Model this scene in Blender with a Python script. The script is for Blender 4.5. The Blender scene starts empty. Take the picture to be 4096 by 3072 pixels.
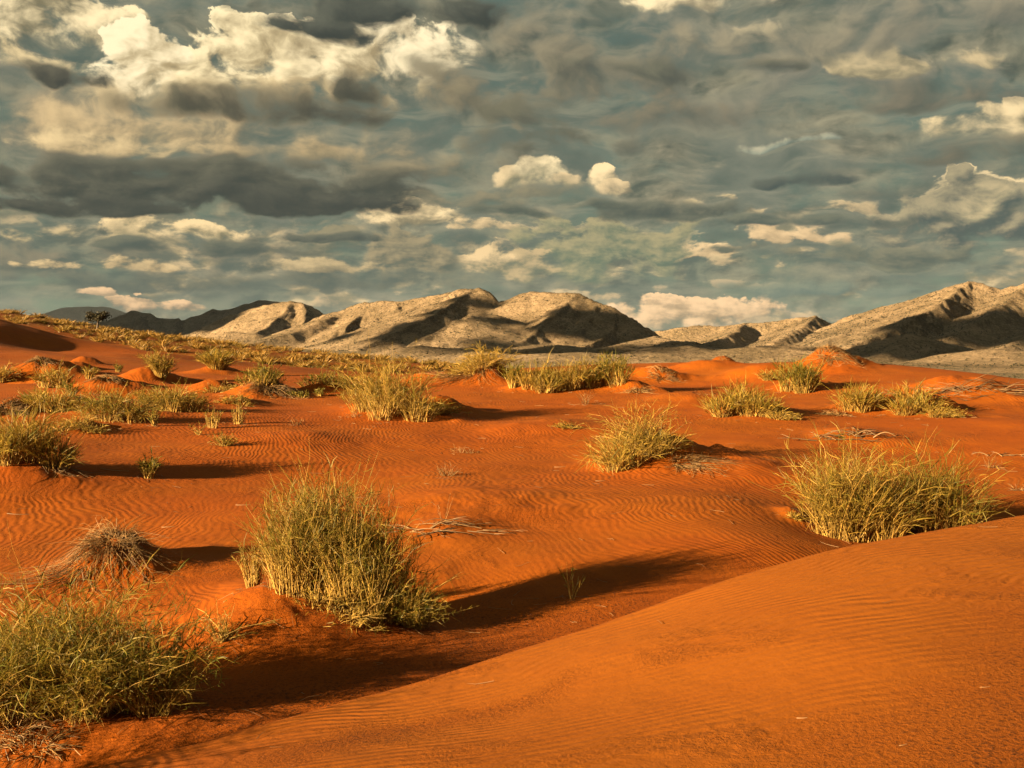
import bpy, math, numpy as np
from math import radians as R

# ------------------------------------------------------------------ camera
SC = bpy.context.scene
COL = SC.collection
F = 1138.0                      # focal length in pixels of the 1024 x 768 frame
EYE = 20.0                      # eye height above the gravel plain
HORIZON = 345.0
PITCH = math.atan((384.0 - HORIZON) / F)
cam_data = bpy.data.cameras.new('camera')
cam_data.sensor_width = 36.0
cam_data.lens = F / 1024.0 * 36.0
cam_data.clip_start = 0.1
cam_data.clip_end = 90000.0
cam = bpy.data.objects.new('camera', cam_data)
cam.location = (0, 0, EYE)
cam.rotation_euler = (math.pi / 2 - PITCH, 0, 0)
COL.objects.link(cam)
SC.camera = cam

# ------------------------------------------------------------------ exposure
EXPO = 2.4
vs = SC.view_settings
vs.view_transform = 'Standard'
vs.look = 'None'
vs.exposure = EXPO
vs.gamma = 1.0
vs.use_curve_mapping = False
SC.cycles.max_bounces = 5
SC.cycles.diffuse_bounces = 2
SC.cycles.use_adaptive_sampling = True
SC.cycles.adaptive_threshold = 0.015
SC.cycles.transparent_max_bounces = 8
SC.cycles.use_denoising = True

# ------------------------------------------------------------------ sun
SUN_EL = R(13.5)
SUN_BACK = R(30.0)               # the sun stands left of the camera and this far behind it
to_sun = np.array([-math.cos(SUN_BACK) * math.cos(SUN_EL), -math.sin(SUN_BACK) * math.cos(SUN_EL), math.sin(SUN_EL)])
sun_data = bpy.data.lights.new('sun', 'SUN')
sun_data.energy = 5.0
sun_data.angle = R(0.5)
sun_data.color = (1.0, 0.76, 0.42)
sun = bpy.data.objects.new('sun', sun_data)
from mathutils import Vector
sun.rotation_euler = Vector(to_sun).to_track_quat('Z', 'Y').to_euler()
sun.location = (-60, -40, 80)
COL.objects.link(sun)

# ------------------------------------------------------------------ pixel <-> world
def pix_dir(x, y):
    cp, sp = math.cos(PITCH), math.sin(PITCH)
    a = (x - 512.0) / F
    b = (384.0 - y) / F
    return np.array([a, cp + b * sp, -sp + b * cp])

def P(x, y, D):
    d = pix_dir(x, y)
    p = d * (D / d[1])
    p[2] += EYE
    return p

# ------------------------------------------------------------------ sky
WORLD = bpy.data.worlds.new('World')
SC.world = WORLD
WORLD.use_nodes = True
BG_STRENGTH = 0.10

def lin(c):
    c = c / 255.0
    return c / 12.92 if c <= 0.04045 else ((c + 0.055) / 1.055) ** 2.4

def sky_col(rgb):
    if max(rgb) < 130: rgb = (rgb[0] * 0.97, rgb[1] * 1.01, rgb[2] * 1.0)
    k = 1.0 / (2 ** EXPO) / BG_STRENGTH
    k *= 1.0 + 0.14 * max(0.0, (max(rgb) - 130) / 120.0)
    return (lin(rgb[0]) * k * 1.06, lin(rgb[1]) * k, lin(rgb[2]) * k * 0.91, 1.0)

def build_sky():
    nt = WORLD.node_tree
    nt.nodes.clear()
    L = nt.links.new
    def node(t, **kw):
        n = nt.nodes.new(t)
        for k, v in kw.items():
            setattr(n, k, v)
        return n
    def setin(sock, v):
        if isinstance(v, bpy.types.NodeSocket):
            L(v, sock)
        else:
            sock.default_value = v
    def M(op, a, b=0.0, c=0.0, clamp=False):
        n = node('ShaderNodeMath', operation=op, use_clamp=clamp)
        setin(n.inputs[0], a); setin(n.inputs[1], b); setin(n.inputs[2], c)
        return n.outputs[0]
    def mix(f, a, b):
        n = node('ShaderNodeMix', data_type='RGBA')
        setin(n.inputs[0], f); setin(n.inputs[6], a); setin(n.inputs[7], b)
        return n.outputs[2]
    def sstep(v, lo, hi, to=1.0):
        n = node('ShaderNodeMapRange', interpolation_type='SMOOTHSTEP')
        setin(n.inputs[0], v); n.inputs[1].default_value = lo; n.inputs[2].default_value = hi
        n.inputs[3].default_value = 0.0; n.inputs[4].default_value = to
        return n.outputs[0]
    def noise(x, y, z, scale, detail, rough=0.55, dist=0.0, lac=2.0):
        c = node('ShaderNodeCombineXYZ')
        setin(c.inputs[0], x); setin(c.inputs[1], y); setin(c.inputs[2], z)
        n = node('ShaderNodeTexNoise', noise_dimensions='3D')
        L(c.outputs[0], n.inputs['Vector'])
        n.inputs['Scale'].default_value = scale
        n.inputs['Detail'].default_value = detail
        n.inputs['Roughness'].default_value = rough
        n.inputs['Lacunarity'].default_value = lac
        n.inputs['Distortion'].default_value = dist
        return n
    tc = node('ShaderNodeTexCoord')
    sep = node('ShaderNodeSeparateXYZ'); L(tc.outputs['Generated'], sep.inputs[0])
    X, Y, Z = sep.outputs
    az = M('ARCTAN2', X, Y)
    hyp = M('SQRT', M('ADD', M('MULTIPLY', X, X), M('MULTIPLY', Y, Y)))
    A = M('MULTIPLY', az, F)                    # azimuth and tangent of the elevation, both in thousandths or so
    V = M('MULTIPLY', M('DIVIDE', Z, M('MAXIMUM', hyp, 0.02)), F)
    V = M('MAXIMUM', V, -20.0)
    # wind-torn edges: warp of the cloud coordinates, smaller towards the horizon
    depth = M('MULTIPLY_ADD', V, 1.0 / 360.0, 0.22, clamp=True)
    w = noise(A, M('MULTIPLY', V, 1.7), 3.0, 1 / 85.0, 3.0, 0.45)
    ws = node('ShaderNodeSeparateColor'); L(w.outputs['Color'], ws.inputs[0])
    amp = M('MULTIPLY', depth, 52.0)
    Aw = M('MULTIPLY_ADD', M('SUBTRACT', ws.outputs[0], 0.5), M('MULTIPLY', amp, 1.3), A)
    Vw = M('MULTIPLY_ADD', M('SUBTRACT', ws.outputs[1], 0.5), M('MULTIPLY', amp, 0.8), V)
    # billow fields: large ones overhead, small flat ones near the horizon
    hi = sstep(V, 90.0, 250.0)
    def fmix(a, b):
        n = node('ShaderNodeMix', data_type='FLOAT'); setin(n.inputs[0], hi); setin(n.inputs[2], a); setin(n.inputs[3], b)
        return n.outputs[0]
    def fields(da, dv, det):
        nA = noise(M('ADD', Aw, da), M('MULTIPLY', M('ADD', Vw, dv), 1.35), 0.0, 1 / 66.0, det, 0.54).outputs['Fac']
        nB = noise(M('ADD', Aw, da * 0.55), M('MULTIPLY', M('ADD', Vw, dv * 0.6), 1.95), 5.0, 1 / 44.0, det, 0.54).outputs['Fac']
        return fmix(nB, nA)
    def puffs(da, dv, det):
        """cauliflower heads: rounded cells on rounded cells"""
        c = node('ShaderNodeCombineXYZ')
        setin(c.inputs[0], M('ADD', Aw2, da)); setin(c.inputs[1], M('MULTIPLY', M('ADD', Vw2, dv), 1.25)); c.inputs[2].default_value = 1.0
        n = node('ShaderNodeTexVoronoi', feature='F1', normalize=True)
        L(c.outputs[0], n.inputs['Vector']); n.inputs['Scale'].default_value = 1 / 34.0
        n.inputs['Detail'].default_value = det; n.inputs['Roughness'].default_value = 0.55; n.inputs['Lacunarity'].default_value = 2.3
        return n.outputs['Distance']
    Aw2 = M('MULTIPLY_ADD', M('SUBTRACT', ws.outputs[0], 0.5), M('MULTIPLY', amp, 0.5), A)
    Vw2 = M('MULTIPLY_ADD', M('SUBTRACT', ws.outputs[1], 0.5), M('MULTIPLY', amp, 0.5), V)
    F0 = fields(0.0, 0.0, 9.0)
    N = M('SUBTRACT', F0, 0.5)
    # the same fields a step towards the sun (left and up): their difference models the lit sides
    REL = M('SUBTRACT', F0, fields(-11.0, 9.0, 5.0))
    REL = M('ADD', REL, M('MULTIPLY', M('SUBTRACT', F0, fields(-3.5, 3.0, 7.0)), 0.35))
    P0 = puffs(0.0, 0.0, 3.0)
    NP = M('SUBTRACT', 0.36, P0)
    RELP = M('SUBTRACT', puffs(-7.0, 7.0, 2.0), P0)
    # clear air
    sky = node('ShaderNodeTexSky', sky_type='NISHITA')
    sky.sun_disc = False
    sky.sun_elevation = SUN_EL
    sky.sun_rotation = math.atan2(to_sun[0], to_sun[1])
    sky.altitude = 900.0
    sky.air_density = 1.0; sky.dust_density = 2.0; sky.ozone_density = 2.0
    clear = mix(0.99, sky.outputs[0], mix(sstep(V, 0.0, 330.0), sky_col((110, 127, 110)), sky_col((86, 105, 100))))
    # thin grey veil over most of it
    veil_n = noise(A, M('MULTIPLY', V, 2.4), 9.0, 1 / 150.0, 6.0, 0.6, 0.4).outputs['Fac']
    col = mix(sstep(veil_n, 0.30, 0.56, 0.9), clear, mix(sstep(N, -0.2, 0.2), sky_col((90, 100, 95)), sky_col((130, 134, 121))))
    st_n = noise(Aw, M('MULTIPLY', Vw, 7.0), 2.0, 1 / 120.0, 6.0, 0.55).outputs['Fac']
    col = mix(sstep(st_n, 0.52, 0.68, 0.5), col, sky_col((152, 152, 132)))
    wisp = noise(Aw, M('MULTIPLY', Vw, 2.0), 12.0, 1 / 95.0, 8.0, 0.57).outputs['Fac']
    col = mix(sstep(wisp, 0.44, 0.64, 0.75), col, mix(sstep(M('MULTIPLY_ADD', M('SUBTRACT', wisp, 0.58), -0.9, REL), -0.22, 0.20), sky_col((80, 86, 80)), sky_col((176, 168, 140))))

    # low streaks towards the horizon
    low = M('SUBTRACT', 1.0, sstep(V, 70.0, 165.0))
    b1 = noise(Aw, M('MULTIPLY', Vw, 3.0), 21.0, 1 / 80.0, 7.0, 0.56).outputs['Fac']
    b2 = noise(Aw, M('MULTIPLY', Vw, 3.6), 33.0, 1 / 95.0, 7.0, 0.56).outputs['Fac']
    col = mix(M('MULTIPLY', sstep(b1, 0.51, 0.62, 0.8), low), col, mix(sstep(REL, -0.1, 0.12), sky_col((150, 140, 110)), sky_col((236, 206, 156))))
    col = mix(M('MULTIPLY', sstep(b2, 0.47, 0.60, 0.85), low), col, mix(sstep(REL, -0.1, 0.14), sky_col((82, 95, 92)), sky_col((122, 126, 112))))

    # one cloud as a node group: an ellipse in azimuth and elevation torn by the billow fields, lit on the sun's side
    ng = bpy.data.node_groups.new('cloud_layer', 'ShaderNodeTree')
    names = ['A', 'V', 'N', 'NP', 'REL', 'RELP', 'a0', 'v0', 'irx', 'iry', 'amp', 'pamp', 'soft', 'softgrad', 'op', 'flat', 'gv', 'gh', 'rel', 'relp', 'bias']
    ng.interface.new_socket('col', in_out='INPUT', socket_type='NodeSocketColor')
    ng.interface.new_socket('dark', in_out='INPUT', socket_type='NodeSocketColor')
    ng.interface.new_socket('lit', in_out='INPUT', socket_type='NodeSocketColor')
    for nm in names: ng.interface.new_socket(nm, in_out='INPUT', socket_type='NodeSocketFloat')
    ng.interface.new_socket('out', in_out='OUTPUT', socket_type='NodeSocketColor')
    gi = ng.nodes.new('NodeGroupInput'); go = ng.nodes.new('NodeGroupOutput')
    I = {k.name: k for k in gi.outputs}
    def gset(sock, v):
        if isinstance(v, bpy.types.NodeSocket): ng.links.new(v, sock)
        else: sock.default_value = v
    def G(op, a, b=0.0, c=0.0, clamp=False):
        n = ng.nodes.new('ShaderNodeMath'); n.operation = op; n.use_clamp = clamp
        gset(n.inputs[0], a); gset(n.inputs[1], b); gset(n.inputs[2], c)
        return n.outputs[0]
    def gstep(v, lo, hi, to=1.0):
        n = ng.nodes.new('ShaderNodeMapRange'); n.interpolation_type = 'SMOOTHSTEP'
        gset(n.inputs[0], v); n.inputs[1].default_value = lo; n.inputs[2].default_value = hi; n.inputs[3].default_value = 0.0; gset(n.inputs[4], to)
        return n.outputs[0]
    def gmix(f, a, b):
        n = ng.nodes.new('ShaderNodeMix'); n.data_type = 'RGBA'
        gset(n.inputs[0], f); gset(n.inputs[6], a); gset(n.inputs[7], b)
        return n.outputs[2]
    tie = G('MULTIPLY', I['col'], 1e-9)          # ties each cloud to the one behind it: keeps the shader's stack small
    dx = G('MULTIPLY', G('SUBTRACT', G('ADD', I['A'], tie), I['a0']), I['irx'])
    dy = G('MULTIPLY', G('SUBTRACT', G('ADD', I['V'], tie), I['v0']), I['iry'])
    dyf = G('MINIMUM', dy, G('MULTIPLY', dy, I['flat']))
    d2 = G('MULTIPLY_ADD', dyf, dyf, G('MULTIPLY', dx, dx))
    f = G('SUBTRACT', G('MULTIPLY_ADD', I['N'], I['amp'], 1.0), d2)
    f = G('MULTIPLY_ADD', I['NP'], I['pamp'], f)
    f = G('DIVIDE', f, G('MAXIMUM', G('MULTIPLY_ADD', dy, I['softgrad'], I['soft']), 0.12))
    al = gstep(f, 0.0, 1.0, I['op'])
    sh = G('MULTIPLY_ADD', dx, I['gh'], I['bias'])
    sh = G('MULTIPLY_ADD', dy, I['gv'], sh)
    sh = G('MULTIPLY_ADD', I['REL'], I['rel'], sh)
    sh = G('MULTIPLY_ADD', I['RELP'], I['relp'], sh)
    sh = gstep(sh, -0.15, 1.15)
    ng.links.new(gmix(al, I['col'], gmix(sh, I['dark'], I['lit'])), go.inputs[0])

    def cloud(px, py, rx, ry, dark, lit, amp=2.2, soft=0.7, op=1.0, flat=1.5, gv=0.35, gh=-0.15, rel=2.6, bias=0.45, puff=0.0, grad=None):
        """puff = share of the cauliflower field; grad = how much softer its foot is than its top"""
        nonlocal col
        d = pix_dir(px, py)
        if grad is None: grad = -0.75 if puff else 0.25
        soft = soft * (1.9 if not puff else 2.0)
        n = node('ShaderNodeGroup'); n.node_tree = ng
        vals = dict(a0=math.atan2(d[0], d[1]) * F, v0=d[2] / math.hypot(d[0], d[1]) * F, irx=1 / rx, iry=1 / ry,
                    amp=amp * AMPK * (1 - 0.45 * puff), pamp=3.4 * puff, soft=soft, softgrad=grad * soft, op=op, flat=flat, gv=gv, gh=gh,
                    rel=rel * (1.0 if not puff else 1.35), relp=2.1 * puff, bias=bias)
        for k, v in vals.items(): n.inputs[k].default_value = v
        n.inputs['dark'].default_value = sky_col(dark); n.inputs['lit'].default_value = sky_col(lit)
        for k, v in (('A', Aw), ('V', Vw), ('N', N), ('NP', NP), ('REL', REL), ('RELP', RELP), ('col', col)): L(v, n.inputs[k])
        col = n.outputs[0]
    AMPK = 3.4

    CREAM = (250, 232, 188); SAND = (205, 184, 142); PEACH = (226, 194, 150)
    # broad grey layers far back
    cloud(700, 60, 330, 95, (104, 108, 102), (152, 148, 130), op=0.9, soft=1.0)
    cloud(930, 40, 220, 95, (112, 115, 108), (158, 152, 132), op=0.9, soft=1.0)
    cloud(160, 165, 270, 75, (92, 92, 86), (150, 138, 112), op=0.95, soft=0.9)
    cloud(230, 118, 260, 62, (112, 107, 92), (196, 178, 140), op=0.9, soft=1.0)
    cloud(40, 115, 150, 60, (108, 106, 98), (165, 152, 125), op=0.9, soft=1.0)
    cloud(190, 262, 330, 48, (84, 94, 90), (138, 132, 112), op=0.95, soft=0.9)
    cloud(480, 262, 190, 45, (100, 110, 102), (152, 148, 122), op=0.9, soft=0.9)
    cloud(890, 262, 230, 50, (96, 110, 104), (150, 148, 124), op=0.8, soft=0.9)
    # sunlit cumulus
    cloud(25, 28, 95, 42, (128, 118, 96), CREAM, amp=2.4, soft=0.4, bias=0.5, puff=0.8)
    cloud(48, 62, 70, 24, (122, 114, 96), (225, 205, 160), amp=2.4, soft=0.6, puff=0.6)
    cloud(330, 86, 150, 26, (140, 128, 102), (224, 202, 156), amp=2.4, soft=0.8, bias=0.5)
    cloud(400, 58, 72, 40, (150, 138, 110), (252, 238, 200), amp=3.0, soft=0.5, bias=0.6, puff=0.8)
    cloud(310, 62, 90, 36, (160, 146, 114), (252, 236, 194), amp=2.2, soft=0.4, bias=0.5, puff=0.9)
    cloud(245, 60, 58, 34, (165, 150, 116), (250, 234, 190), amp=2.2, soft=0.35, bias=0.5, puff=0.9)
    cloud(185, 80, 70, 28, (165, 150, 116), (250, 234, 190), amp=2.2, soft=0.35, bias=0.5, puff=0.9)
    cloud(136, 72, 40, 40, (170, 154, 118), (252, 238, 200), amp=2.0, soft=0.3, bias=0.6, puff=0.9)
    cloud(160, 100, 90, 22, (150, 134, 104), (226, 204, 158), amp=2.4, soft=0.9, bias=0.5)
    cloud(165, 130, 180, 26, (112, 104, 88), (212, 188, 144), soft=0.8, bias=0.6)
    cloud(110, 143, 110, 14, (140, 126, 98), (230, 206, 158), soft=0.6, bias=0.6)
    cloud(300, 152, 110, 14, (120, 112, 92), (192, 170, 130), soft=0.8, bias=0.5)
    cloud(672, 2, 60, 12, (150, 142, 118), CREAM, soft=0.5, puff=0.8)
    cloud(770, 24, 26, 22, (120, 118, 104), (216, 200, 162), amp=4.0, soft=0.7)
    cloud(880, 66, 46, 17, (118, 114, 98), (224, 204, 160), amp=3.0, soft=0.7)
    cloud(985, 54, 70, 16, (118, 114, 98), (218, 198, 156), amp=3.0, soft=0.8)
    cloud(1000, 132, 74, 24, (124, 118, 100), (238, 216, 170), soft=0.7, puff=0.5)
    cloud(510, 136, 14, 16, (130, 124, 104), (210, 192, 152), amp=3.5, soft=0.6)
    cloud(515, 180, 24, 11, (128, 124, 104), (236, 212, 166), amp=2.6, soft=0.5, puff=0.6, gv=0.5)
    cloud(543, 174, 30, 15, (128, 124, 104), (252, 232, 186), amp=2.4, soft=0.45, puff=0.65, gv=0.55)
    cloud(568, 182, 22, 8, (128, 124, 104), (226, 202, 158), amp=3.0, soft=0.6, puff=0.4)
    cloud(602, 178, 20, 15, (130, 126, 106), (248, 224, 176), amp=2.6, soft=0.45, puff=0.6, gv=0.55)
    cloud(620, 186, 20, 8, (130, 126, 106), (226, 202, 158), amp=3.0, soft=0.6, puff=0.4)
    cloud(706, 200, 26, 7, (150, 138, 110), (226, 204, 158), amp=3.0, soft=0.5)
    cloud(800, 142, 60, 5, (110, 128, 124), (190, 186, 160), amp=3.0, soft=0.6)
    cloud(408, 216, 55, 16, (135, 128, 104), (244, 220, 172), soft=0.4, bias=0.5, puff=0.8, gv=0.5)
    cloud(165, 230, 75, 14, (128, 120, 98), (240, 214, 164), amp=3.0, soft=0.5, bias=0.5, puff=0.5)
    cloud(55, 232, 80, 14, (122, 118, 98), (205, 184, 142), amp=3.0, soft=0.7, bias=0.5)
    cloud(470, 228, 70, 7, (140, 132, 108), (236, 208, 160), amp=3.5, soft=0.5)
    cloud(560, 228, 46, 6, (140, 132, 108), (222, 198, 154), amp=3.5, soft=0.5)
    cloud(705, 250, 60, 17, (170, 150, 116), (238, 208, 160), amp=3.4, soft=0.4, bias=0.55)
    cloud(790, 238, 70, 12, (160, 142, 112), (232, 202, 156), amp=3.4, soft=0.5, bias=0.55)
    cloud(760, 262, 80, 8, (150, 138, 112), (214, 190, 146), amp=3.4, soft=0.6)
    cloud(840, 210, 60, 7, (140, 132, 110), (220, 196, 152), amp=3.4, soft=0.5)
    cloud(905, 217, 50, 8, (140, 132, 110), (236, 212, 166), amp=3.4, soft=0.4)
    cloud(505, 250, 60, 9, (140, 130, 104), (226, 198, 152), amp=3.0, soft=0.5)
    cloud(690, 314, 85, 18, (160, 138, 108), (236, 200, 156), amp=2.2, soft=0.4, bias=0.55, flat=1.0, puff=0.9)
    cloud(650, 306, 34, 12, (160, 138, 108), (236, 200, 156), amp=2.2, soft=0.4, bias=0.55, puff=0.9)
    cloud(590, 297, 70, 6, (130, 126, 106), (214, 188, 146), amp=3.2, soft=0.5)
    cloud(700, 288, 60, 6, (120, 122, 106), (190, 172, 138), amp=3.2, soft=0.5)
    cloud(800, 318, 70, 8, (130, 126, 106), (208, 182, 144), amp=3.2, soft=0.5)
    # grey towers with soft lit flanks
    cloud(600, 258, 100, 40, (100, 116, 102), (168, 160, 124), amp=2.4, soft=0.5, bias=0.35, gh=-0.05, puff=0.7)
    cloud(525, 268, 36, 20, (100, 110, 98), (198, 176, 134), amp=2.4, soft=0.4, puff=0.8)
    cloud(485, 262, 34, 18, (112, 114, 98), (230, 202, 154), amp=2.4, soft=0.4, puff=0.8)
    cloud(412, 256, 52, 30, (84, 94, 88), (160, 148, 118), amp=2.4, soft=0.4, puff=0.8)
    cloud(330, 246, 32, 22, (90, 100, 92), (146, 140, 114), amp=2.4, soft=0.5, puff=0.7)
    cloud(985, 200, 70, 26, (112, 116, 106), (242, 218, 170), amp=2.4, soft=0.4, bias=0.4, puff=0.7)
    cloud(975, 226, 105, 44, (78, 90, 90), (170, 160, 130), amp=2.4, soft=0.45, bias=0.25, puff=0.7)
    cloud(986, 208, 22, 26, (128, 126, 108), (224, 204, 158), amp=2.0, soft=1.2, op=0.8)
    cloud(870, 258, 110, 15, (90, 102, 96), (138, 138, 114), amp=3.0, soft=0.7)
    # dark shaded clouds in front
    cloud(560, 70, 160, 60, (86, 88, 82), (150, 143, 120), amp=2.4, soft=0.8, op=0.95)
    cloud(455, 105, 80, 34, (84, 84, 77), (150, 140, 114), amp=2.6, soft=0.8, op=0.95)
    cloud(525, 125, 70, 40, (78, 80, 75), (122, 117, 100), amp=2.6, soft=0.8, op=0.95, flat=0.8)
    cloud(548, 150, 20, 18, (78, 82, 78), (104, 102, 90), amp=3.0, soft=0.7, flat=0.7)
    cloud(640, 112, 70, 26, (88, 92, 87), (136, 130, 110), amp=3.0, soft=0.9, op=0.9)
    cloud(640, 145, 26, 12, (88, 92, 88), (110, 108, 96), amp=3.0, soft=0.8, op=0.9)
    cloud(790, 40, 120, 34, (98, 102, 95), (160, 152, 128), amp=2.6, soft=0.9, op=0.9)
    cloud(960, 25, 110, 22, (94, 99, 95), (150, 144, 124), amp=2.6, soft=0.9, op=0.9)
    cloud(390, 12, 140, 24, (62, 67, 65), (108, 108, 98), amp=2.0, soft=0.6, bias=0.25)
    cloud(320, 32, 56, 20, (62, 67, 65), (104, 104, 94), amp=2.0, soft=0.6, bias=0.25)
    cloud(66, 76, 54, 18, (64, 66, 63), (112, 106, 92), amp=2.0, soft=0.5, bias=0.25)
    cloud(190, 106, 78, 17, (68, 69, 63), (126, 116, 96), amp=2.2, soft=0.7, bias=0.25)
    cloud(315, 116, 104, 26, (62, 64, 60), (110, 103, 88), amp=1.7, soft=0.6, bias=0.2, flat=2.0)
    cloud(358, 90, 32, 24, (70, 71, 65), (108, 102, 88), amp=1.6, soft=0.5, bias=0.2, grad=-0.3)
    cloud(90, 168, 150, 18, (78, 81, 77), (140, 132, 110), amp=2.2, soft=0.8)
    cloud(400, 168, 110, 20, (86, 88, 81), (156, 146, 118), amp=2.6, soft=0.9)
    cloud(170, 188, 300, 36, (60, 66, 64), (114, 110, 96), amp=1.3, soft=0.4, flat=1.8, bias=0.2, gv=0.5, grad=-0.2)
    cloud(300, 206, 130, 22, (58, 64, 63), (94, 93, 84), amp=1.3, soft=0.4, flat=2.2, bias=0.2, grad=-0.2)
    cloud(80, 208, 150, 16, (60, 66, 64), (94, 93, 84), amp=1.4, soft=0.4, flat=2.2, bias=0.2, grad=-0.2)
    cloud(690, 70, 95, 16, (76, 81, 78), (124, 120, 104), amp=2.0, soft=0.7, bias=0.3)
    cloud(905, 102, 150, 18, (90, 94, 88), (136, 130, 112), amp=2.0, soft=0.8, bias=0.3)
    cloud(985, 156, 100, 19, (80, 86, 82), (130, 125, 106), amp=2.0, soft=0.6, flat=2.0, bias=0.3)
    cloud(535, 190, 56, 8, (100, 106, 97), (150, 142, 116), amp=2.4, soft=0.6)
    cloud(810, 180, 62, 9, (70, 82, 83), (104, 108, 100), amp=1.8, soft=0.5, bias=0.3)
    cloud(900, 192, 50, 11, (74, 86, 87), (112, 114, 104), amp=2.0, soft=0.6, bias=0.3)
    cloud(470, 198, 60, 14, (90, 98, 91), (152, 144, 118), amp=2.6, soft=0.7, op=0.85)
    cloud(650, 210, 90, 14, (76, 85, 82), (126, 124, 108), amp=1.8, soft=0.5, bias=0.3)
    cloud(590, 203, 40, 9, (78, 88, 84), (122, 120, 104), amp=2.0, soft=0.5, bias=0.3)
    cloud(500, 212, 46, 10, (78, 88, 84), (122, 120, 104), amp=2.2, soft=0.5, bias=0.3)
    cloud(815, 222, 100, 10, (78, 89, 87), (126, 126, 110), amp=1.8, soft=0.5, bias=0.3)
    cloud(740, 250, 40, 7, (78, 90, 87), (120, 118, 102), amp=2.4, soft=0.5)
    cloud(880, 256, 90, 13, (80, 92, 88), (132, 132, 112), amp=2.0, soft=0.6, bias=0.35)
    cloud(210, 248, 120, 12, (70, 82, 81), (122, 120, 104), amp=2.0, soft=0.6, bias=0.3)
    cloud(330, 237, 80, 6, (70, 80, 79), (110, 110, 98), amp=2.0, soft=0.5)
    cloud(110, 243, 40, 7, (74, 86, 84), (116, 116, 102), amp=2.6, soft=0.5)
    cloud(90, 284, 270, 13, (72, 86, 85), (114, 116, 104), amp=1.8, soft=0.6, bias=0.3)
    cloud(280, 284, 150, 13, (74, 88, 86), (124, 120, 104), amp=1.8, soft=0.6, bias=0.3)
    cloud(130, 266, 70, 7, (140, 128, 102), (220, 194, 146), amp=3.0, soft=0.5)
    cloud(310, 268, 80, 8, (134, 126, 102), (206, 184, 140), amp=3.0, soft=0.6)
    cloud(140, 306, 46, 9, (130, 118, 100), (226, 190, 148), amp=3.4, soft=0.5, puff=0.5)
    cloud(95, 291, 22, 5, (150, 134, 110), (230, 194, 152), amp=3.4, soft=0.4)
    cloud(330, 305, 44, 6, (120, 120, 104), (204, 178, 140), amp=3.4, soft=0.6)
    cloud(860, 292, 190, 11, (88, 110, 107), (126, 138, 122), amp=2.0, soft=0.7, op=0.9)
    bg = node('ShaderNodeBackground'); L(col, bg.inputs[0]); bg.inputs[1].default_value = BG_STRENGTH
    out = node('ShaderNodeOutputWorld'); L(bg.outputs[0], out.inputs[0])
build_sky()
WORLD.cycles.sampling_method = 'MANUAL'
WORLD.cycles.sample_map_resolution = 256

# ------------------------------------------------------------------ numpy noise
def _hash(ix, iy, seed):
    h = (ix.astype(np.int64) * 374761393 + iy.astype(np.int64) * 668265263 + seed * 1442695041) & 0xffffffff
    h = ((h ^ (h >> 13)) * 1274126177) & 0xffffffff
    h = h ^ (h >> 16)
    return (h & 0xffffff).astype(np.float64) / float(0xffffff)

def vnoise(x, y, seed=0):
    ix = np.floor(x); iy = np.floor(y)
    fx = x - ix; fy = y - iy
    ux = fx * fx * fx * (fx * (fx * 6 - 15) + 10); uy = fy * fy * fy * (fy * (fy * 6 - 15) + 10)
    a = _hash(ix, iy, seed); b = _hash(ix + 1, iy, seed); c = _hash(ix, iy + 1, seed); d = _hash(ix + 1, iy + 1, seed)
    return (a + (b - a) * ux + (c - a) * uy + (a - b - c + d) * ux * uy) * 2 - 1

def fbm(x, y, seed=0, octv=5, gain=0.5):
    s = 0.0; a = 1.0; t = 0.0
    for k in range(octv):
        s = s + a * vnoise(x, y, seed + k * 17); t += a
        x, y = (x * 0.8 - y * 0.6) * 2.03 + 5.2, (x * 0.6 + y * 0.8) * 2.03 + 1.3
        a *= gain
    return s / t

def smooth(e0, e1, x):
    t = np.clip((x - e0) / (e1 - e0), 0, 1)
    return t * t * (3 - 2 * t)

# ------------------------------------------------------------------ mesh helpers
def mesh_np(name, verts, faces, smooth_shade=True, attrs=None):
    """verts (n,3); faces (m,3|4) or a list of such arrays."""
    me = bpy.data.meshes.new(name)
    if not isinstance(faces, list):
        faces = [faces]
    faces = [f for f in faces if len(f)]
    verts = np.ascontiguousarray(verts, dtype=np.float32)
    me.vertices.add(len(verts)); me.vertices.foreach_set('co', verts.ravel())
    loops = np.concatenate([f.ravel() for f in faces]).astype(np.int32)
    sizes = np.concatenate([np.full(len(f), f.shape[1], dtype=np.int32) for f in faces])
    starts = np.concatenate([[0], np.cumsum(sizes)[:-1]]).astype(np.int32)
    me.loops.add(len(loops)); me.loops.foreach_set('vertex_index', loops)
    me.polygons.add(len(sizes)); me.polygons.foreach_set('loop_start', starts)
    if attrs:
        for k, v in attrs.items():
            if v.ndim == 1:
                a = me.attributes.new(k, 'FLOAT', 'POINT'); a.data.foreach_set('value', v.astype(np.float32))
            else:
                a = me.attributes.new(k, 'FLOAT_VECTOR', 'POINT'); a.data.foreach_set('vector', v.astype(np.float32).ravel())
    me.update(calc_edges=True)
    if smooth_shade:
        me.polygons.foreach_set('use_smooth', np.ones(len(sizes), dtype=bool))
    return me

def link(name, me, mat=None, parent=None):
    o = bpy.data.objects.new(name, me)
    COL.objects.link(o)
    if mat is not None and len(me.materials) == 0:
        me.materials.append(mat)
    if parent is not None:
        o.parent = parent
    return o

def grid_faces(nr, nc):
    i = np.arange(nr - 1)[:, None] * nc + np.arange(nc - 1)[None, :]
    i = i.ravel()
    return np.stack([i, i + 1, i + nc + 1, i + nc], 1)

def empty(name, loc, label, cat, group=None):
    o = bpy.data.objects.new(name, None)
    COL.objects.link(o)
    o.location = loc
    o.empty_display_size = 0.2
    o['label'] = label; o['category'] = cat
    if group: o['group'] = group
    return o

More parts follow.
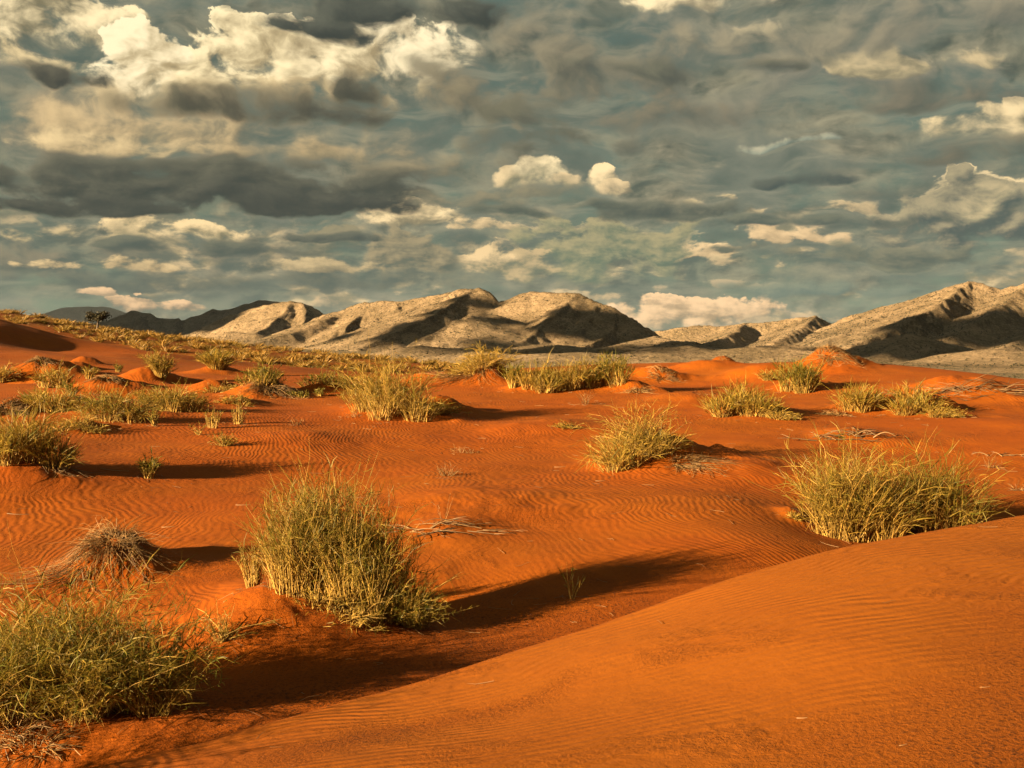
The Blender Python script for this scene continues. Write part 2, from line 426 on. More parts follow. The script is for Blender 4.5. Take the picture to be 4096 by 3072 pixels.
def tag(o, label, cat, group=None):
    o['label'] = label; o['category'] = cat
    if group: o['group'] = group

# ------------------------------------------------------------------ materials
def new_mat(name):
    m = bpy.data.materials.new(name); m.use_nodes = True
    m.node_tree.nodes.clear()
    nt = m.node_tree
    def node(t, **kw):
        n = nt.nodes.new(t)
        for k, v in kw.items(): setattr(n, k, v)
        return n
    return m, nt, node, nt.links.new

def rgba(c): return (c[0], c[1], c[2], 1.0)

class NB:
    """small node builder"""
    def __init__(self, name):
        self.m, self.nt, self.node, self.L = new_mat(name)
    def put(self, sock, v):
        if isinstance(v, bpy.types.NodeSocket): self.L(v, sock)
        else: sock.default_value = v
    def M(self, op, a, b=0.0, c=0.0, clamp=False):
        n = self.node('ShaderNodeMath', operation=op, use_clamp=clamp)
        self.put(n.inputs[0], a); self.put(n.inputs[1], b); self.put(n.inputs[2], c)
        return n.outputs[0]
    def mix(self, f, a, b, blend='MIX'):
        n = self.node('ShaderNodeMix', data_type='RGBA', blend_type=blend)
        self.put(n.inputs[0], f); self.put(n.inputs[6], a); self.put(n.inputs[7], b)
        return n.outputs[2]
    def ramp(self, v, lo, hi, a=0.0, b=1.0):
        n = self.node('ShaderNodeMapRange', interpolation_type='SMOOTHSTEP')
        self.put(n.inputs[0], v); n.inputs[1].default_value = lo; n.inputs[2].default_value = hi
        n.inputs[3].default_value = a; n.inputs[4].default_value = b
        return n.outputs[0]
    def noise(self, vec, scale, detail=4.0, rough=0.55, dist=0.0):
        n = self.node('ShaderNodeTexNoise')
        self.L(vec, n.inputs['Vector']); n.inputs['Scale'].default_value = scale
        n.inputs['Detail'].default_value = detail; n.inputs['Roughness'].default_value = rough
        n.inputs['Distortion'].default_value = dist
        return n.outputs['Fac']
    def bump(self, h, strength, dist, normal=None):
        n = self.node('ShaderNodeBump'); n.inputs['Strength'].default_value = strength
        n.inputs['Distance'].default_value = dist; self.L(h, n.inputs['Height'])
        if normal is not None: self.L(normal, n.inputs['Normal'])
        return n.outputs[0]
    def finish(self, col, rough=0.9, normal=None, spec=0.2):
        p = self.node('ShaderNodeBsdfPrincipled')
        self.put(p.inputs['Base Color'], col); self.put(p.inputs['Roughness'], rough)
        p.inputs['Specular IOR Level'].default_value = spec
        if normal is not None: self.L(normal, p.inputs['Normal'])
        o = self.node('ShaderNodeOutputMaterial'); self.L(p.outputs[0], o.inputs[0])
        return self.m

def ground_material():
    b = NB('red_sand_and_gravel')
    geo = b.node('ShaderNodeNewGeometry'); pos = geo.outputs['Position']
    at = b.node('ShaderNodeAttribute', attribute_name='zone')
    sx = b.node('ShaderNodeSeparateXYZ'); b.L(at.outputs['Vector'], sx.inputs[0])
    gravel, coarse, scrub = sx.outputs
    big = b.noise(pos, 0.35, 4.0, 0.6)
    mid = b.noise(pos, 2.2, 5.0, 0.6)
    tone_ = b.node('ShaderNodeAttribute', attribute_name='tone').outputs['Fac']
    sand = b.mix(b.ramp(big, 0.35, 0.65), rgba((0.232, 0.047, 0.0006)), rgba((0.250, 0.058, 0.0012)))
    tone = b.node('ShaderNodeAttribute', attribute_name='tone').outputs['Fac']
    sand = b.mix(tone, sand, rgba((0.206, 0.057, 0.0030)))
    sand = b.mix(b.M('MULTIPLY', b.ramp(mid, 0.35, 0.7, 0.0, 0.55), b.M('MULTIPLY_ADD', tone_, -0.8, 1.0)), sand, rgba((0.180, 0.036, 0.0012)))
    # coarse dark grains lie in drifts between the smooth sand
    cn = b.noise(pos, 0.9, 4.0, 0.62, 0.3)
    cmask = b.M('ADD', b.ramp(cn, 0.52, 0.66, 0.0, 0.55), coarse, clamp=True)
    vor = b.node('ShaderNodeTexVoronoi'); b.L(pos, vor.inputs['Vector']); vor.inputs['Scale'].default_value = 38.0
    g2 = b.noise(pos, 42.0, 4.0, 0.75)
    grain = b.M('MULTIPLY', b.ramp(g2, 0.50, 0.60), cmask)
    sand = b.mix(b.M('MULTIPLY', coarse, 0.45), sand, rgba((0.175, 0.036, 0.0008)))
    sand = b.mix(b.M('MULTIPLY', grain, 0.85), sand, rgba((0.035, 0.011, 0.003)))
    g3 = b.noise(pos, 160.0, 2.0, 0.6)
    sand = b.mix(b.ramp(g3, 0.45, 0.75, 0.0, 0.28), sand, rgba((0.30, 0.098, 0.010)))
    # gravel plain beyond the dunes
    gn = b.noise(pos, 0.05, 8.0, 0.7)
    gcol = b.mix(b.ramp(gn, 0.4, 0.62), rgba((0.10, 0.070, 0.040)), rgba((0.20, 0.152, 0.095)))
    dryg = b.noise(pos, 0.5, 6.0, 0.75)
    scol = b.mix(b.ramp(dryg, 0.42, 0.6), rgba((0.19, 0.050, 0.004)), rgba((0.13, 0.070, 0.010)))
    sand = b.mix(scrub, sand, scol)
    col = b.mix(gravel, sand, gcol)
    # wind ripples
    wv = b.node('ShaderNodeTexNoise'); b.L(pos, wv.inputs['Vector']); wv.inputs['Scale'].default_value = 0.30; wv.inputs['Detail'].default_value = 3.0
    va = b.node('ShaderNodeVectorMath', operation='MULTIPLY_ADD')
    b.L(wv.outputs['Color'], va.inputs[0]); va.inputs[1].default_value = (2.3, 2.3, 0.0); b.L(pos, va.inputs[2])
    def ripples(rot, scale, dist):
        mp = b.node('ShaderNodeMapping'); mp.inputs['Rotation'].default_value = (0, 0, R(rot)); b.L(va.outputs[0], mp.inputs['Vector'])
        wave = b.node('ShaderNodeTexWave', wave_type='BANDS', bands_direction='X', wave_profile='SIN')
        b.L(mp.outputs[0], wave.inputs['Vector']); wave.inputs['Scale'].default_value = scale
        wave.inputs['Distortion'].default_value = dist; wave.inputs['Detail'].default_value = 2.0; wave.inputs['Detail Scale'].default_value = 1.3
        return wave.outputs['Fac']
    isnear = b.ramp(tone, 0.45, 0.75)
    wfac = b.node('ShaderNodeMix', data_type='FLOAT'); b.L(isnear, wfac.inputs[0])
    b.L(b.M('MULTIPLY', ripples(-14, 3.7, 3.4), 0.24), wfac.inputs[2]); b.L(ripples(74, 3.1, 2.4), wfac.inputs[3])
    rm = b.M('MULTIPLY', b.ramp(b.noise(pos, 0.22, 3.0, 0.5), 0.34, 0.56, 0.22, 1.0), b.M('MULTIPLY_ADD', isnear, -0.55, 1.0))
    rip = b.M('MULTIPLY', b.M('MULTIPLY', wfac.outputs[0], rm), b.M('SUBTRACT', 1.0, b.M('MULTIPLY', cmask, 0.75)))
    n1 = b.bump(rip, 0.85, 0.014)
    n2 = b.bump(b.noise(pos, 5.0, 6.0, 0.65), 0.35, 0.03, n1)
    n3 = b.bump(b.M('MULTIPLY', g2, b.M('MULTIPLY_ADD', cmask, 1.0, 0.12)), 1.0, 0.024, n2)
    return b.finish(col, 0.95, n3, 0.1)

def hill_material(name, c1, c2, c3, scale=1.0):
    b = NB(name)
    geo = b.node('ShaderNodeNewGeometry'); pos = geo.outputs['Position']
    n = b.noise(pos, 0.012 * scale, 9.0, 0.68)
    m = b.noise(pos, 0.09 * scale, 6.0, 0.7)
    col = b.mix(b.ramp(n, 0.38, 0.62), rgba(c1), rgba(c2))
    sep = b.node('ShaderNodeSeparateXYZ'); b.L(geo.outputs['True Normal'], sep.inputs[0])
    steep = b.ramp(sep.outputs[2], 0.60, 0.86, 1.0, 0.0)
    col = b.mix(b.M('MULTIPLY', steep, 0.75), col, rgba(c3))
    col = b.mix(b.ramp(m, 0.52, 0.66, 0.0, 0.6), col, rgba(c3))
    st = b.node('ShaderNodeVectorMath', operation='DOT_PRODUCT'); b.L(pos, st.inputs[0]); st.inputs[1].default_value = (0.62, -0.15, 0.77)
    band = b.noise(pos, 0.03 * scale, 3.0, 0.6)
    sb = b.M('SINE', b.M('ADD', b.M('MULTIPLY', st.outputs['Value'], 0.33 * scale), b.M('MULTIPLY', band, 14.0)))
    strata = b.M('MULTIPLY', b.ramp(sb, 0.1, 0.9), b.M('MULTIPLY_ADD', steep, 0.6, 0.18))
    col = b.mix(strata, col, rgba(c3))
    spk = b.noise(pos, 0.30 * scale, 3.0, 0.6)
    col = b.mix(b.ramp(spk, 0.54, 0.64, 0.0, 0.55), col, rgba(c3))
    col = b.mix(b.ramp(spk, 0.46, 0.34, 0.0, 0.5), col, rgba([k * 1.25 for k in c2]))
    nn = b.bump(b.noise(pos, 0.05 * scale, 9.0, 0.75), 1.0, 11.0 / scale)
    nn = b.bump(m, 0.7, 2.5 / scale, nn)
    return b.finish(col, 0.95, nn, 0.1)

def plant_material(name, dry, green, transl=0.3):
    """tint attribute: x = how green, y = shade of this blade"""
    b = NB(name)
    at = b.node('ShaderNodeAttribute', attribute_name='tint')
    sx = b.node('ShaderNodeSeparateXYZ'); b.L(at.outputs['Vector'], sx.inputs[0])
    col = b.mix(sx.outputs[0], rgba(dry), rgba(green))
    v = b.M('MULTIPLY_ADD', sx.outputs[1], 0.9, 0.55)
    cc = b.node('ShaderNodeCombineXYZ')
    for k in range(3): b.L(v, cc.inputs[k])
    col = b.mix(1.0, col, cc.outputs[0], 'MULTIPLY')
    p = b.node('ShaderNodeBsdfPrincipled'); b.L(col, p.inputs['Base Color']); p.inputs['Roughness'].default_value = 0.55
    p.inputs['Specular IOR Level'].default_value = 0.25
    t = b.node('ShaderNodeBsdfTranslucent'); b.L(col, t.inputs[0])
    ms = b.node('ShaderNodeMixShader'); ms.inputs[0].default_value = transl
    b.L(p.outputs[0], ms.inputs[1]); b.L(t.outputs[0], ms.inputs[2])
    o = b.node('ShaderNodeOutputMaterial'); b.L(ms.outputs[0], o.inputs[0])
    return b.m

MAT_GROUND = ground_material()
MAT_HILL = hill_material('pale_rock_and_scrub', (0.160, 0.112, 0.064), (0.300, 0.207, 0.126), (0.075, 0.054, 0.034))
MAT_SHADEDHILL = hill_material('shaded_rock', (0.135, 0.105, 0.075), (0.18, 0.14, 0.10), (0.08, 0.062, 0.048), 0.7)  # darker than the pale hills: part of their cloud shade is in the colour
MAT_MESA = hill_material('far_rock', (0.090, 0.070, 0.052), (0.115, 0.090, 0.066), (0.06, 0.045, 0.035), 0.3)
MAT_STEM = plant_material('straw_stems', (0.40, 0.238, 0.055), (0.155, 0.130, 0.012))
MAT_LEAF = plant_material('grass_leaves', (0.30, 0.178, 0.028), (0.072, 0.077, 0.005), 0.35)
MAT_DEAD = plant_material('dead_straw', (0.225, 0.120, 0.040), (0.075, 0.040, 0.016), 0.1)
MAT_WOOD = plant_material('weathered_wood', (0.19, 0.108, 0.048), (0.07, 0.040, 0.020), 0.0)
MAT_RISE = plant_material('dry_rise_grass', (0.28, 0.150, 0.030), (0.105, 0.080, 0.009), 0.3)
MAT_SCRUB = plant_material('scrub_leaves', (0.050, 0.036, 0.018), (0.028, 0.025, 0.010), 0.1)

# ------------------------------------------------------------------ terrain of the dunes
CTRL = []            # (azimuth, ln r, height over eye / r)
def ctl(px, py, D):
    p = P(px, py, D); z = p[2] - EYE; r = math.hypot(p[0], p[1])
    CTRL.append((math.atan2(p[0], p[1]), math.log(r), z / r))
def ctz(px, D, z):
    x = (px - 512.0) / F * D; r = math.hypot(x, D)
    CTRL.append((math.atan2(x, D), math.log(r), z / r))
# near dune, its crest and the ground just behind it
CREST = [(1300, 470, 10.2), (1150, 494, 9.6), (1024, 516, 9.0), (981, 523, 8.8), (880, 539.5, 8.5), (852, 545, 8.4), (787, 562, 8.15), (722, 581, 7.9), (648, 607, 7.7),
         (593, 627, 7.5), (509, 653, 7.2), (440, 676, 6.9), (380, 694, 6.6), (300, 716, 6.2), (200, 745, 5.8), (100, 768, 5.5), (-100, 800, 5.1)]
for t in CREST + [(1024, 768, 3.9), (760, 768, 4.1), (512, 768, 4.4), (250, 768, 4.9), (1200, 768, 3.9),
          (1024, 640, 5.5), (860, 650, 5.5), (700, 680, 5.5), (560, 705, 5.5), (400, 728, 5.6),
          (1024, 560, 7.2), (1150, 560, 7.2), (900, 585, 6.8), (760, 610, 6.7), (620, 650, 6.4)]:
    ctl(*t)
for t in [(512, 2.2, -1.55), (1024, 2.2, -1.5), (0, 2.2, -1.75), (512, 1.2, -1.55)]: ctz(*t)
CTRL_NEAR = np.array(CTRL); CTRL = []
for t in [
          # swale
          (380, 680, 7.2), (440, 638, 8.6), (560, 598, 9.5), (640, 582, 9.9), (720, 560, 10.6), (780, 545, 11.2),
          (430, 630, 8.9), (340, 622, 8.9), (330, 664, 7.9), (290, 606, 8.9), (250, 632, 8.3), (220, 640, 8.2), (200, 690, 7.2),
          (120, 715, 6.9), (40, 720, 6.7), (-60, 715, 6.7), (90, 640, 8.4), (30, 610, 9.2), (160, 610, 9.1),
          # middle ground
          (512, 520, 12.6), (430, 532, 12.0), (620, 520, 12.4), (740, 505, 13.2), (700, 535, 11.6), (330, 520, 12.6), (220, 530, 12.2), (30, 545, 11.6), (-60, 545, 11.6),
          (512, 480, 15.6), (400, 480, 15.6), (620, 475, 16), (760, 472, 16), (250, 485, 15.2), (130, 492, 14.4), (30, 505, 13.4), (20, 469, 14.9), (-60, 470, 14.8),
          (512, 440, 20), (430, 436, 20.4), (340, 440, 19.6), (645, 462, 17.4), (720, 440, 19.2), (225, 447, 18), (110, 447, 17.6),
          (512, 412, 25), (400, 416, 24), (300, 418, 22.6), (200, 424, 21), (154, 426, 20.6), (90, 432, 19.4), (30, 440, 17.8), (620, 408, 25.5), (690, 415, 23.5), (742, 418, 22.6),
          (540, 392, 30), (600, 389, 30.5), (470, 388, 31), (440, 396, 28.5), (350, 402, 27), (270, 398, 28), (200, 406, 25), (120, 418, 21.4), (50, 412, 22), (0, 416, 21),
          (660, 382, 34), (700, 388, 32), (760, 392, 30), (850, 414, 23.4), (920, 413, 23.4), (800, 392, 29.5),
          (850, 437, 20), (960, 428, 20.6), (1024, 432, 20), (980, 470, 16.8), (1040, 490, 15.2), (900, 465, 17.2),
          # far crest of the right side
          (480, 371, 37), (430, 374, 40), (560, 371, 38), (630, 366.5, 42), (700, 361, 46), (760, 363.5, 42), (830, 362, 36), (880, 378, 31.5), (960, 390, 28), (1024, 398, 27), (1120, 404, 26.5),
          # left hollow and the smooth dune behind it
          (20, 396, 28), (70, 388, 31), (130, 384, 33), (180, 380, 35), (250, 384, 33), (330, 384, 34), (380, 378, 38),
          (40, 372, 38), (100, 371, 41), (150, 370, 44), (210, 370, 46), (270, 374, 44), (-40, 380, 36),
          (-60, 341, 56), (0, 346, 56), (60, 354, 58), (-60, 321, 63), (-150, 312, 60), (-240, 310, 58), (0, 330, 64), (30, 345, 64), (120, 352, 64), (180, 356, 68), (240, 366, 66), (300, 372, 60),
          (-60, 312, 72), (0, 320, 72), (40, 336, 74), (90, 347, 76), (140, 351, 76),
          # grassy rise
          (300, 372, 90), (380, 374, 84), (220, 362, 96),
          (-80, 303, 190), (0, 311, 180), (50, 319, 180), (100, 328, 180), (160, 336, 178), (230, 345, 172), (300, 352, 164), (370, 359, 152), (430, 366, 140)]:
    ctl(*t)
# hidden ground: behind the near crest, behind the far crest and down to the plain
for t in [(1024, 10.6, -2.3), (900, 10.2, -2.28), (1120, 11, -2.25), (780, 9.3, -2.2), (960, 12.5, -2.16), (900, 8, -2.4), (700, 7.6, -2.3), (560, 7.2, -2.25), (440, 6.4, -2.25), (300, 5.6, -2.25), (512, 5, -2.5), (800, 5, -2.6), (150, 4.6, -2.4), (860, 12.8, -2.20), (1060, 13, -2.1),
          (1040, 45, -2.6), (940, 50, -2.8), (1120, 50, -3), (860, 56, -2.2), (760, 62, -1.8), (650, 62, -2.0), (560, 60, -2.3), (480, 60, -2.4),
          (1060, 110, -8), (920, 110, -7), (760, 120, -6), (620, 120, -6), (500, 120, -4.6), (1060, 210, -15), (900, 210, -14), (740, 220, -14), (580, 220, -12), (470, 210, -7),
          (0, 92, -0.2), (60, 95, -1.2), (130, 95, -2.0), (-80, 92, 1.0),
          (0, 290, 2.5), (120, 280, -1.0), (260, 270, -4), (400, 260, -8), (-100, 300, 4),
          (512, 2.2, -2.7), (1024, 2.2, -2.7), (0, 2.2, -2.6), (512, 1.2, -2.7)]:
    ctz(*t)
CTRL = np.array(CTRL)

def _tps_fit(c, lam=2e-5):
    n = len(c); xy = c[:, :2]
    d2 = ((xy[:, None, :] - xy[None, :, :]) ** 2).sum(-1)
    K = 0.5 * d2 * np.log(d2 + 1e-12) + lam * np.eye(n)
    Pm = np.concatenate([np.ones((n, 1)), xy], 1)
    A = np.zeros((n + 3, n + 3)); A[:n, :n] = K; A[:n, n:] = Pm; A[n:, :n] = Pm.T
    return np.linalg.solve(A, np.concatenate([c[:, 2], np.zeros(3)]))
TPS = _tps_fit(CTRL)
TPS_NEAR = _tps_fit(CTRL_NEAR, 1e-4)

def tps_eval(s, t, C=None, W=None):
    if C is None: C, W = CTRL, TPS
    n = len(C); out = np.empty(len(s))
    for i in range(0, len(s), 40000):
        ss = s[i:i + 40000]; tt = t[i:i + 40000]
        d2 = (ss[:, None] - C[None, :, 0]) ** 2 + (tt[:, None] - C[None, :, 1]) ** 2
        out[i:i + 40000] = (0.5 * d2 * np.log(d2 + 1e-12)) @ W[:n] + W[n] + W[n + 1] * ss + W[n + 2] * tt
    return out

_c = sorted((math.atan2(P(*q)[0], P(*q)[1]), math.hypot(P(*q)[0], P(*q)[1])) for q in CREST)
CREST_S = np.array([q[0] for q in _c]); CREST_R = np.array([q[1] for q in _c])
def near_dune(s, r):
    """the dune the photographer stands on: its windward back up to the crest, then the lee side falling away"""
    rc = np.interp(s, CREST_S, CREST_R)
    q = np.minimum(r, rc)
    z = tps_eval(s, np.log(q), CTRL_NEAR, TPS_NEAR) * q
    over = np.maximum(r - rc, 0.0)
    return z - 0.50 * (np.sqrt(over ** 2 + 0.15 ** 2) - 0.15) - 0.10 * over

MOUNDS = []          # x, y, height, rx, ry
def height(X, Y, fine=True):
    shp = np.shape(X)
    X = np.ravel(np.asarray(X, float)); Y = np.ravel(np.asarray(Y, float))
    r = np.maximum(np.hypot(X, Y), 0.6); s = np.arctan2(X, Y); t = np.log(r)
    sc = np.clip(s, -0.62, 0.62); tc = np.clip(t, 0.2, 5.72)
    z = tps_eval(sc, tc) * np.exp(tc)
    nr = r < 14
    if nr.any():
        zn = near_dune(sc[nr], np.exp(tc[nr])); zz = z[nr]; kk = 0.05
        z[nr] = np.maximum(zz, zn) + 0.25 * kk * np.maximum(1 - np.abs(zz - zn) / kk, 0) ** 2
    # out of the photograph's sector: rolling dunes
    roll = -1.9 + 0.8 * fbm(X / 14.0, Y / 14.0, 5, 3) - 0.035 * np.maximum(r - 20, 0)
    z = z + (roll - z) * smooth(0.58, 0.85, np.abs(s))
    z = z + 0.05 * fbm(X / 2.6, Y / 2.6, 31, 3) * smooth(6, 12, r) + 0.22 * fbm(X / 9.0, Y / 9.0, 41, 3) * smooth(25, 60, r)
    z = z + 0.9 * fbm(X / 40.0, Y / 40.0, 43, 3) * smooth(80, 160, r)
    for (mx, my, mh, rx, ry) in MOUNDS:
        dx = X - mx; dy = Y - my
        k = (np.abs(dx) < 3 * rx) & (np.abs(dy) < 3 * ry)
        if k.any():
            q = (dx[k] / rx) ** 2 + (dy[k] / ry) ** 2
            z[k] += mh * np.exp(-q * np.clip(1.0 + 0.50 * fbm(X[k] / rx * 1.1, Y[k] / rx * 1.1, 71, 3) - 0.25 * dx[k] / rx * 0.5, 0.45, 2.0)) * (1 + 0.20 * fbm(X[k] / rx * 3.1, Y[k] / rx * 3.1, 73, 3))
    plain = -19.0 + 1.6 * fbm(X / 160.0, Y / 160.0, 7, 4) * smooth(300, 600, r) + 0.012 * np.maximum(Y - 900, 0) * smooth(900, 1500, Y)
    plain = np.minimum(plain, -2.0)
    z = z + (plain - z) * smooth(215, 400, r)
    return (z + EYE).reshape(shp)

def hit(px, py, near=2.5, far=700.0):
    """where the line of sight through a pixel meets the sand"""
    d = pix_dir(px, py); d = d / math.hypot(d[0], d[1])
    rr = np.exp(np.linspace(math.log(near), math.log(far), 900))
    g = EYE + d[2] * rr - height(d[0] * rr, d[1] * rr)
    k = np.where(g < 0)[0]
    i = k[0] if len(k) else len(rr) - 1
    r = rr[i]
    if 0 < i < len(rr):
        a, c = g[i - 1], g[i]
        if a > 0 > c: r = rr[i - 1] + (rr[i] - rr[i - 1]) * a / (a - c)
    return np.array([d[0] * r, d[1] * r])

def mound(px, py, h_px, w_px, D=None, ry=None):
    """a wind-built heap of sand under a plant; sizes in pixels at its own distance"""
    if D is None: x, y = hit(px, py)
    else:
        q = P(px, py, D); x, y = q[0], q[1]
    u = math.hypot(x, y) / F
    MOUNDS.append((x, y, h_px * u, w_px * u * 0.5, (ry or w_px) * u * 0.5))

_mounds = [  # px, py, height px, width px
    (114, 566, 31, 84), (392, 414, 14, 96), (441, 413, 9, 40), (535, 389, 9, 50), (590, 388, 11, 64), (700, 368, 6, 60), (622, 378, 7, 50), (560, 381, 7, 60), (760, 374, 7, 60), (424, 383, 7, 50), (690, 402, 7, 90), (330, 392, 8, 60), (540, 430, 6, 120), (300, 440, 6, 110), (720, 470, 8, 130), (470, 505, 8, 150), (636, 392, 8, 40),
    (648, 464, 24, 92), (660, 380, 9, 46), (722, 364, 6, 26), (755, 412, 7, 70), (797, 388, 8, 40), (830, 366, 15, 50), (861, 410, 11, 50), (915, 410, 13, 60), (965, 394, 12, 90),
    (848, 438, 7, 70), (450, 530, 5, 90), (262, 396, 15, 60), (146, 381, 13, 56), (42, 374, 15, 60), (84, 364, 7, 28), (76, 370, 8, 34), (106, 390, 13, 66), (62, 406, 10, 60),
    (117, 414, 8, 60), (172, 408, 9, 60), (20, 468, 10, 70), (80, 428, 8, 40), (794, 518, 6, 40), (217, 374, 9, 44), (212, 390, 10, 40), (12, 412, 12, 40), (235, 404, 8, 40),
    (16, 380, -8, 50), (186, 382, -8, 40), (128, 396, -6, 40), (70, 382, -5, 40)]
_pre = []
for m in _mounds:
    x, y = hit(m[0], m[1], 2.5, 48.0); u = math.hypot(x, y) / F
    _pre.append((x, y, m[2] * u * (1.3 if m[0] > 300 else 1.0), m[3] * u * 0.5, m[3] * u * 0.6))
MOUNDS.extend(_pre)
q = P(487, 379, 33.0); MOUNDS.append((q[0], q[1], 0.52, 0.66, 0.8)); MOUNDS.append((q[0] - 0.3, q[1], 0.12, 1.5, 1.2))
q = P(306, 627, 8.75); MOUNDS.append((q[0], q[1], 0.20, 0.80, 0.85))
q = P(880, 535, 13.2); MOUNDS.append((q[0], q[1], 0.10, 0.9, 0.7))
q = P(100, 720, 6.7); MOUNDS.append((q[0], q[1], 0.10, 0.7, 0.5))

def build_ground():
    az_in = np.linspace(R(-27), R(27), 640)
    az = np.concatenate([np.linspace(-math.pi, R(-27), 70)[:-1], az_in, np.linspace(R(27), math.pi, 70)[1:]])
    rr = np.concatenate([np.exp(np.linspace(math.log(0.7), math.log(3.0), 20))[:-1],
                         np.exp(np.linspace(math.log(3.0), math.log(60.0), 480))[:-1],
                         np.exp(np.linspace(math.log(60.0), math.log(420.0), 130))[:-1],
                         np.exp(np.linspace(math.log(420.0), math.log(16500.0), 60))])
    A, RR = np.meshgrid(az, rr)
    X = RR * np.sin(A); Y = RR * np.cos(A)
    Z = height(X, Y)
    V = np.stack([X, Y, Z], -1).reshape(-1, 3)
    V = np.concatenate([V, [[0, 0, float(height(np.array([0.0]), np.array([0.01]))[0])]]])
    f = grid_faces(len(rr), len(az))[:, ::-1]
    nc = len(az); c = len(V) - 1
    tri = np.stack([np.full(nc - 1, c), np.arange(1, nc), np.arange(nc - 1)], 1)
    x, y = V[:, 0], V[:, 1]; r = np.hypot(x, y); s = np.arctan2(x, y)
    edge = 95 + 130 * smooth(0.06, -0.12, s) + 25 * fbm(x / 20, y / 20, 3, 3)
    gravel = smooth(0.9, 1.25, r / edge)
    # the coarse grains gather on the lower right of the near dune and on the swale's floor
    px = 512 + F * x / np.maximum(y, 0.5)
    cs = smooth(0.2, 1.4, x - 0.55 + 0.55 * fbm(x * 0.9, y * 0.9, 11, 3) - 0.75 * (y - 4.2)) * smooth(9.5, 8.0, r)
    cs2 = smooth(0.35, 0.0, np.abs((y - 5.55) - 0.55 * (x + 0.45) + 0.25 * fbm(x * 2, y * 2, 12, 3))) * smooth(1.1, 0.3, np.abs(x + 0.45)) * 0.8
    rc_ = np.interp(s, CREST_S, CREST_R)
    cs3 = smooth(-0.05, 0.15, r - rc_) * smooth(3.2, 0.6, r - rc_ + 0.8 * fbm(x * 0.8, y * 0.8, 14, 3)) * smooth(-0.42, -0.2, s)
    coarse = np.clip(np.maximum(np.maximum(cs, cs2), cs3), 0, 1) * (y > 0)
    scrub = smooth(78, 105, r + 12 * fbm(x / 8, y / 8, 9, 3)) * smooth(0.10, -0.06, s) * (0.35 + 0.55 * fbm(x / 12, y / 12, 19, 3))
    zone = np.stack([gravel, coarse, np.clip(scrub, 0, 1)], 1)
    tone = smooth(0.25, -0.1, r - np.interp(s, CREST_S, CREST_R)) * smooth(-0.45, -0.1, s) * 0.85 + 0.35 * smooth(0.1, 0.5, fbm(x / 3.5, y / 2.2, 91, 3)) * (r > 9)
    me = mesh_np('ground', V, [f, tri], True, {'zone': zone, 'tone': tone})
    o = link('ground', me, MAT_GROUND)
    o['kind'] = 'structure'; o['label'] = 'red sand dunes rippled by wind, running out to a gravel plain'
build_ground()

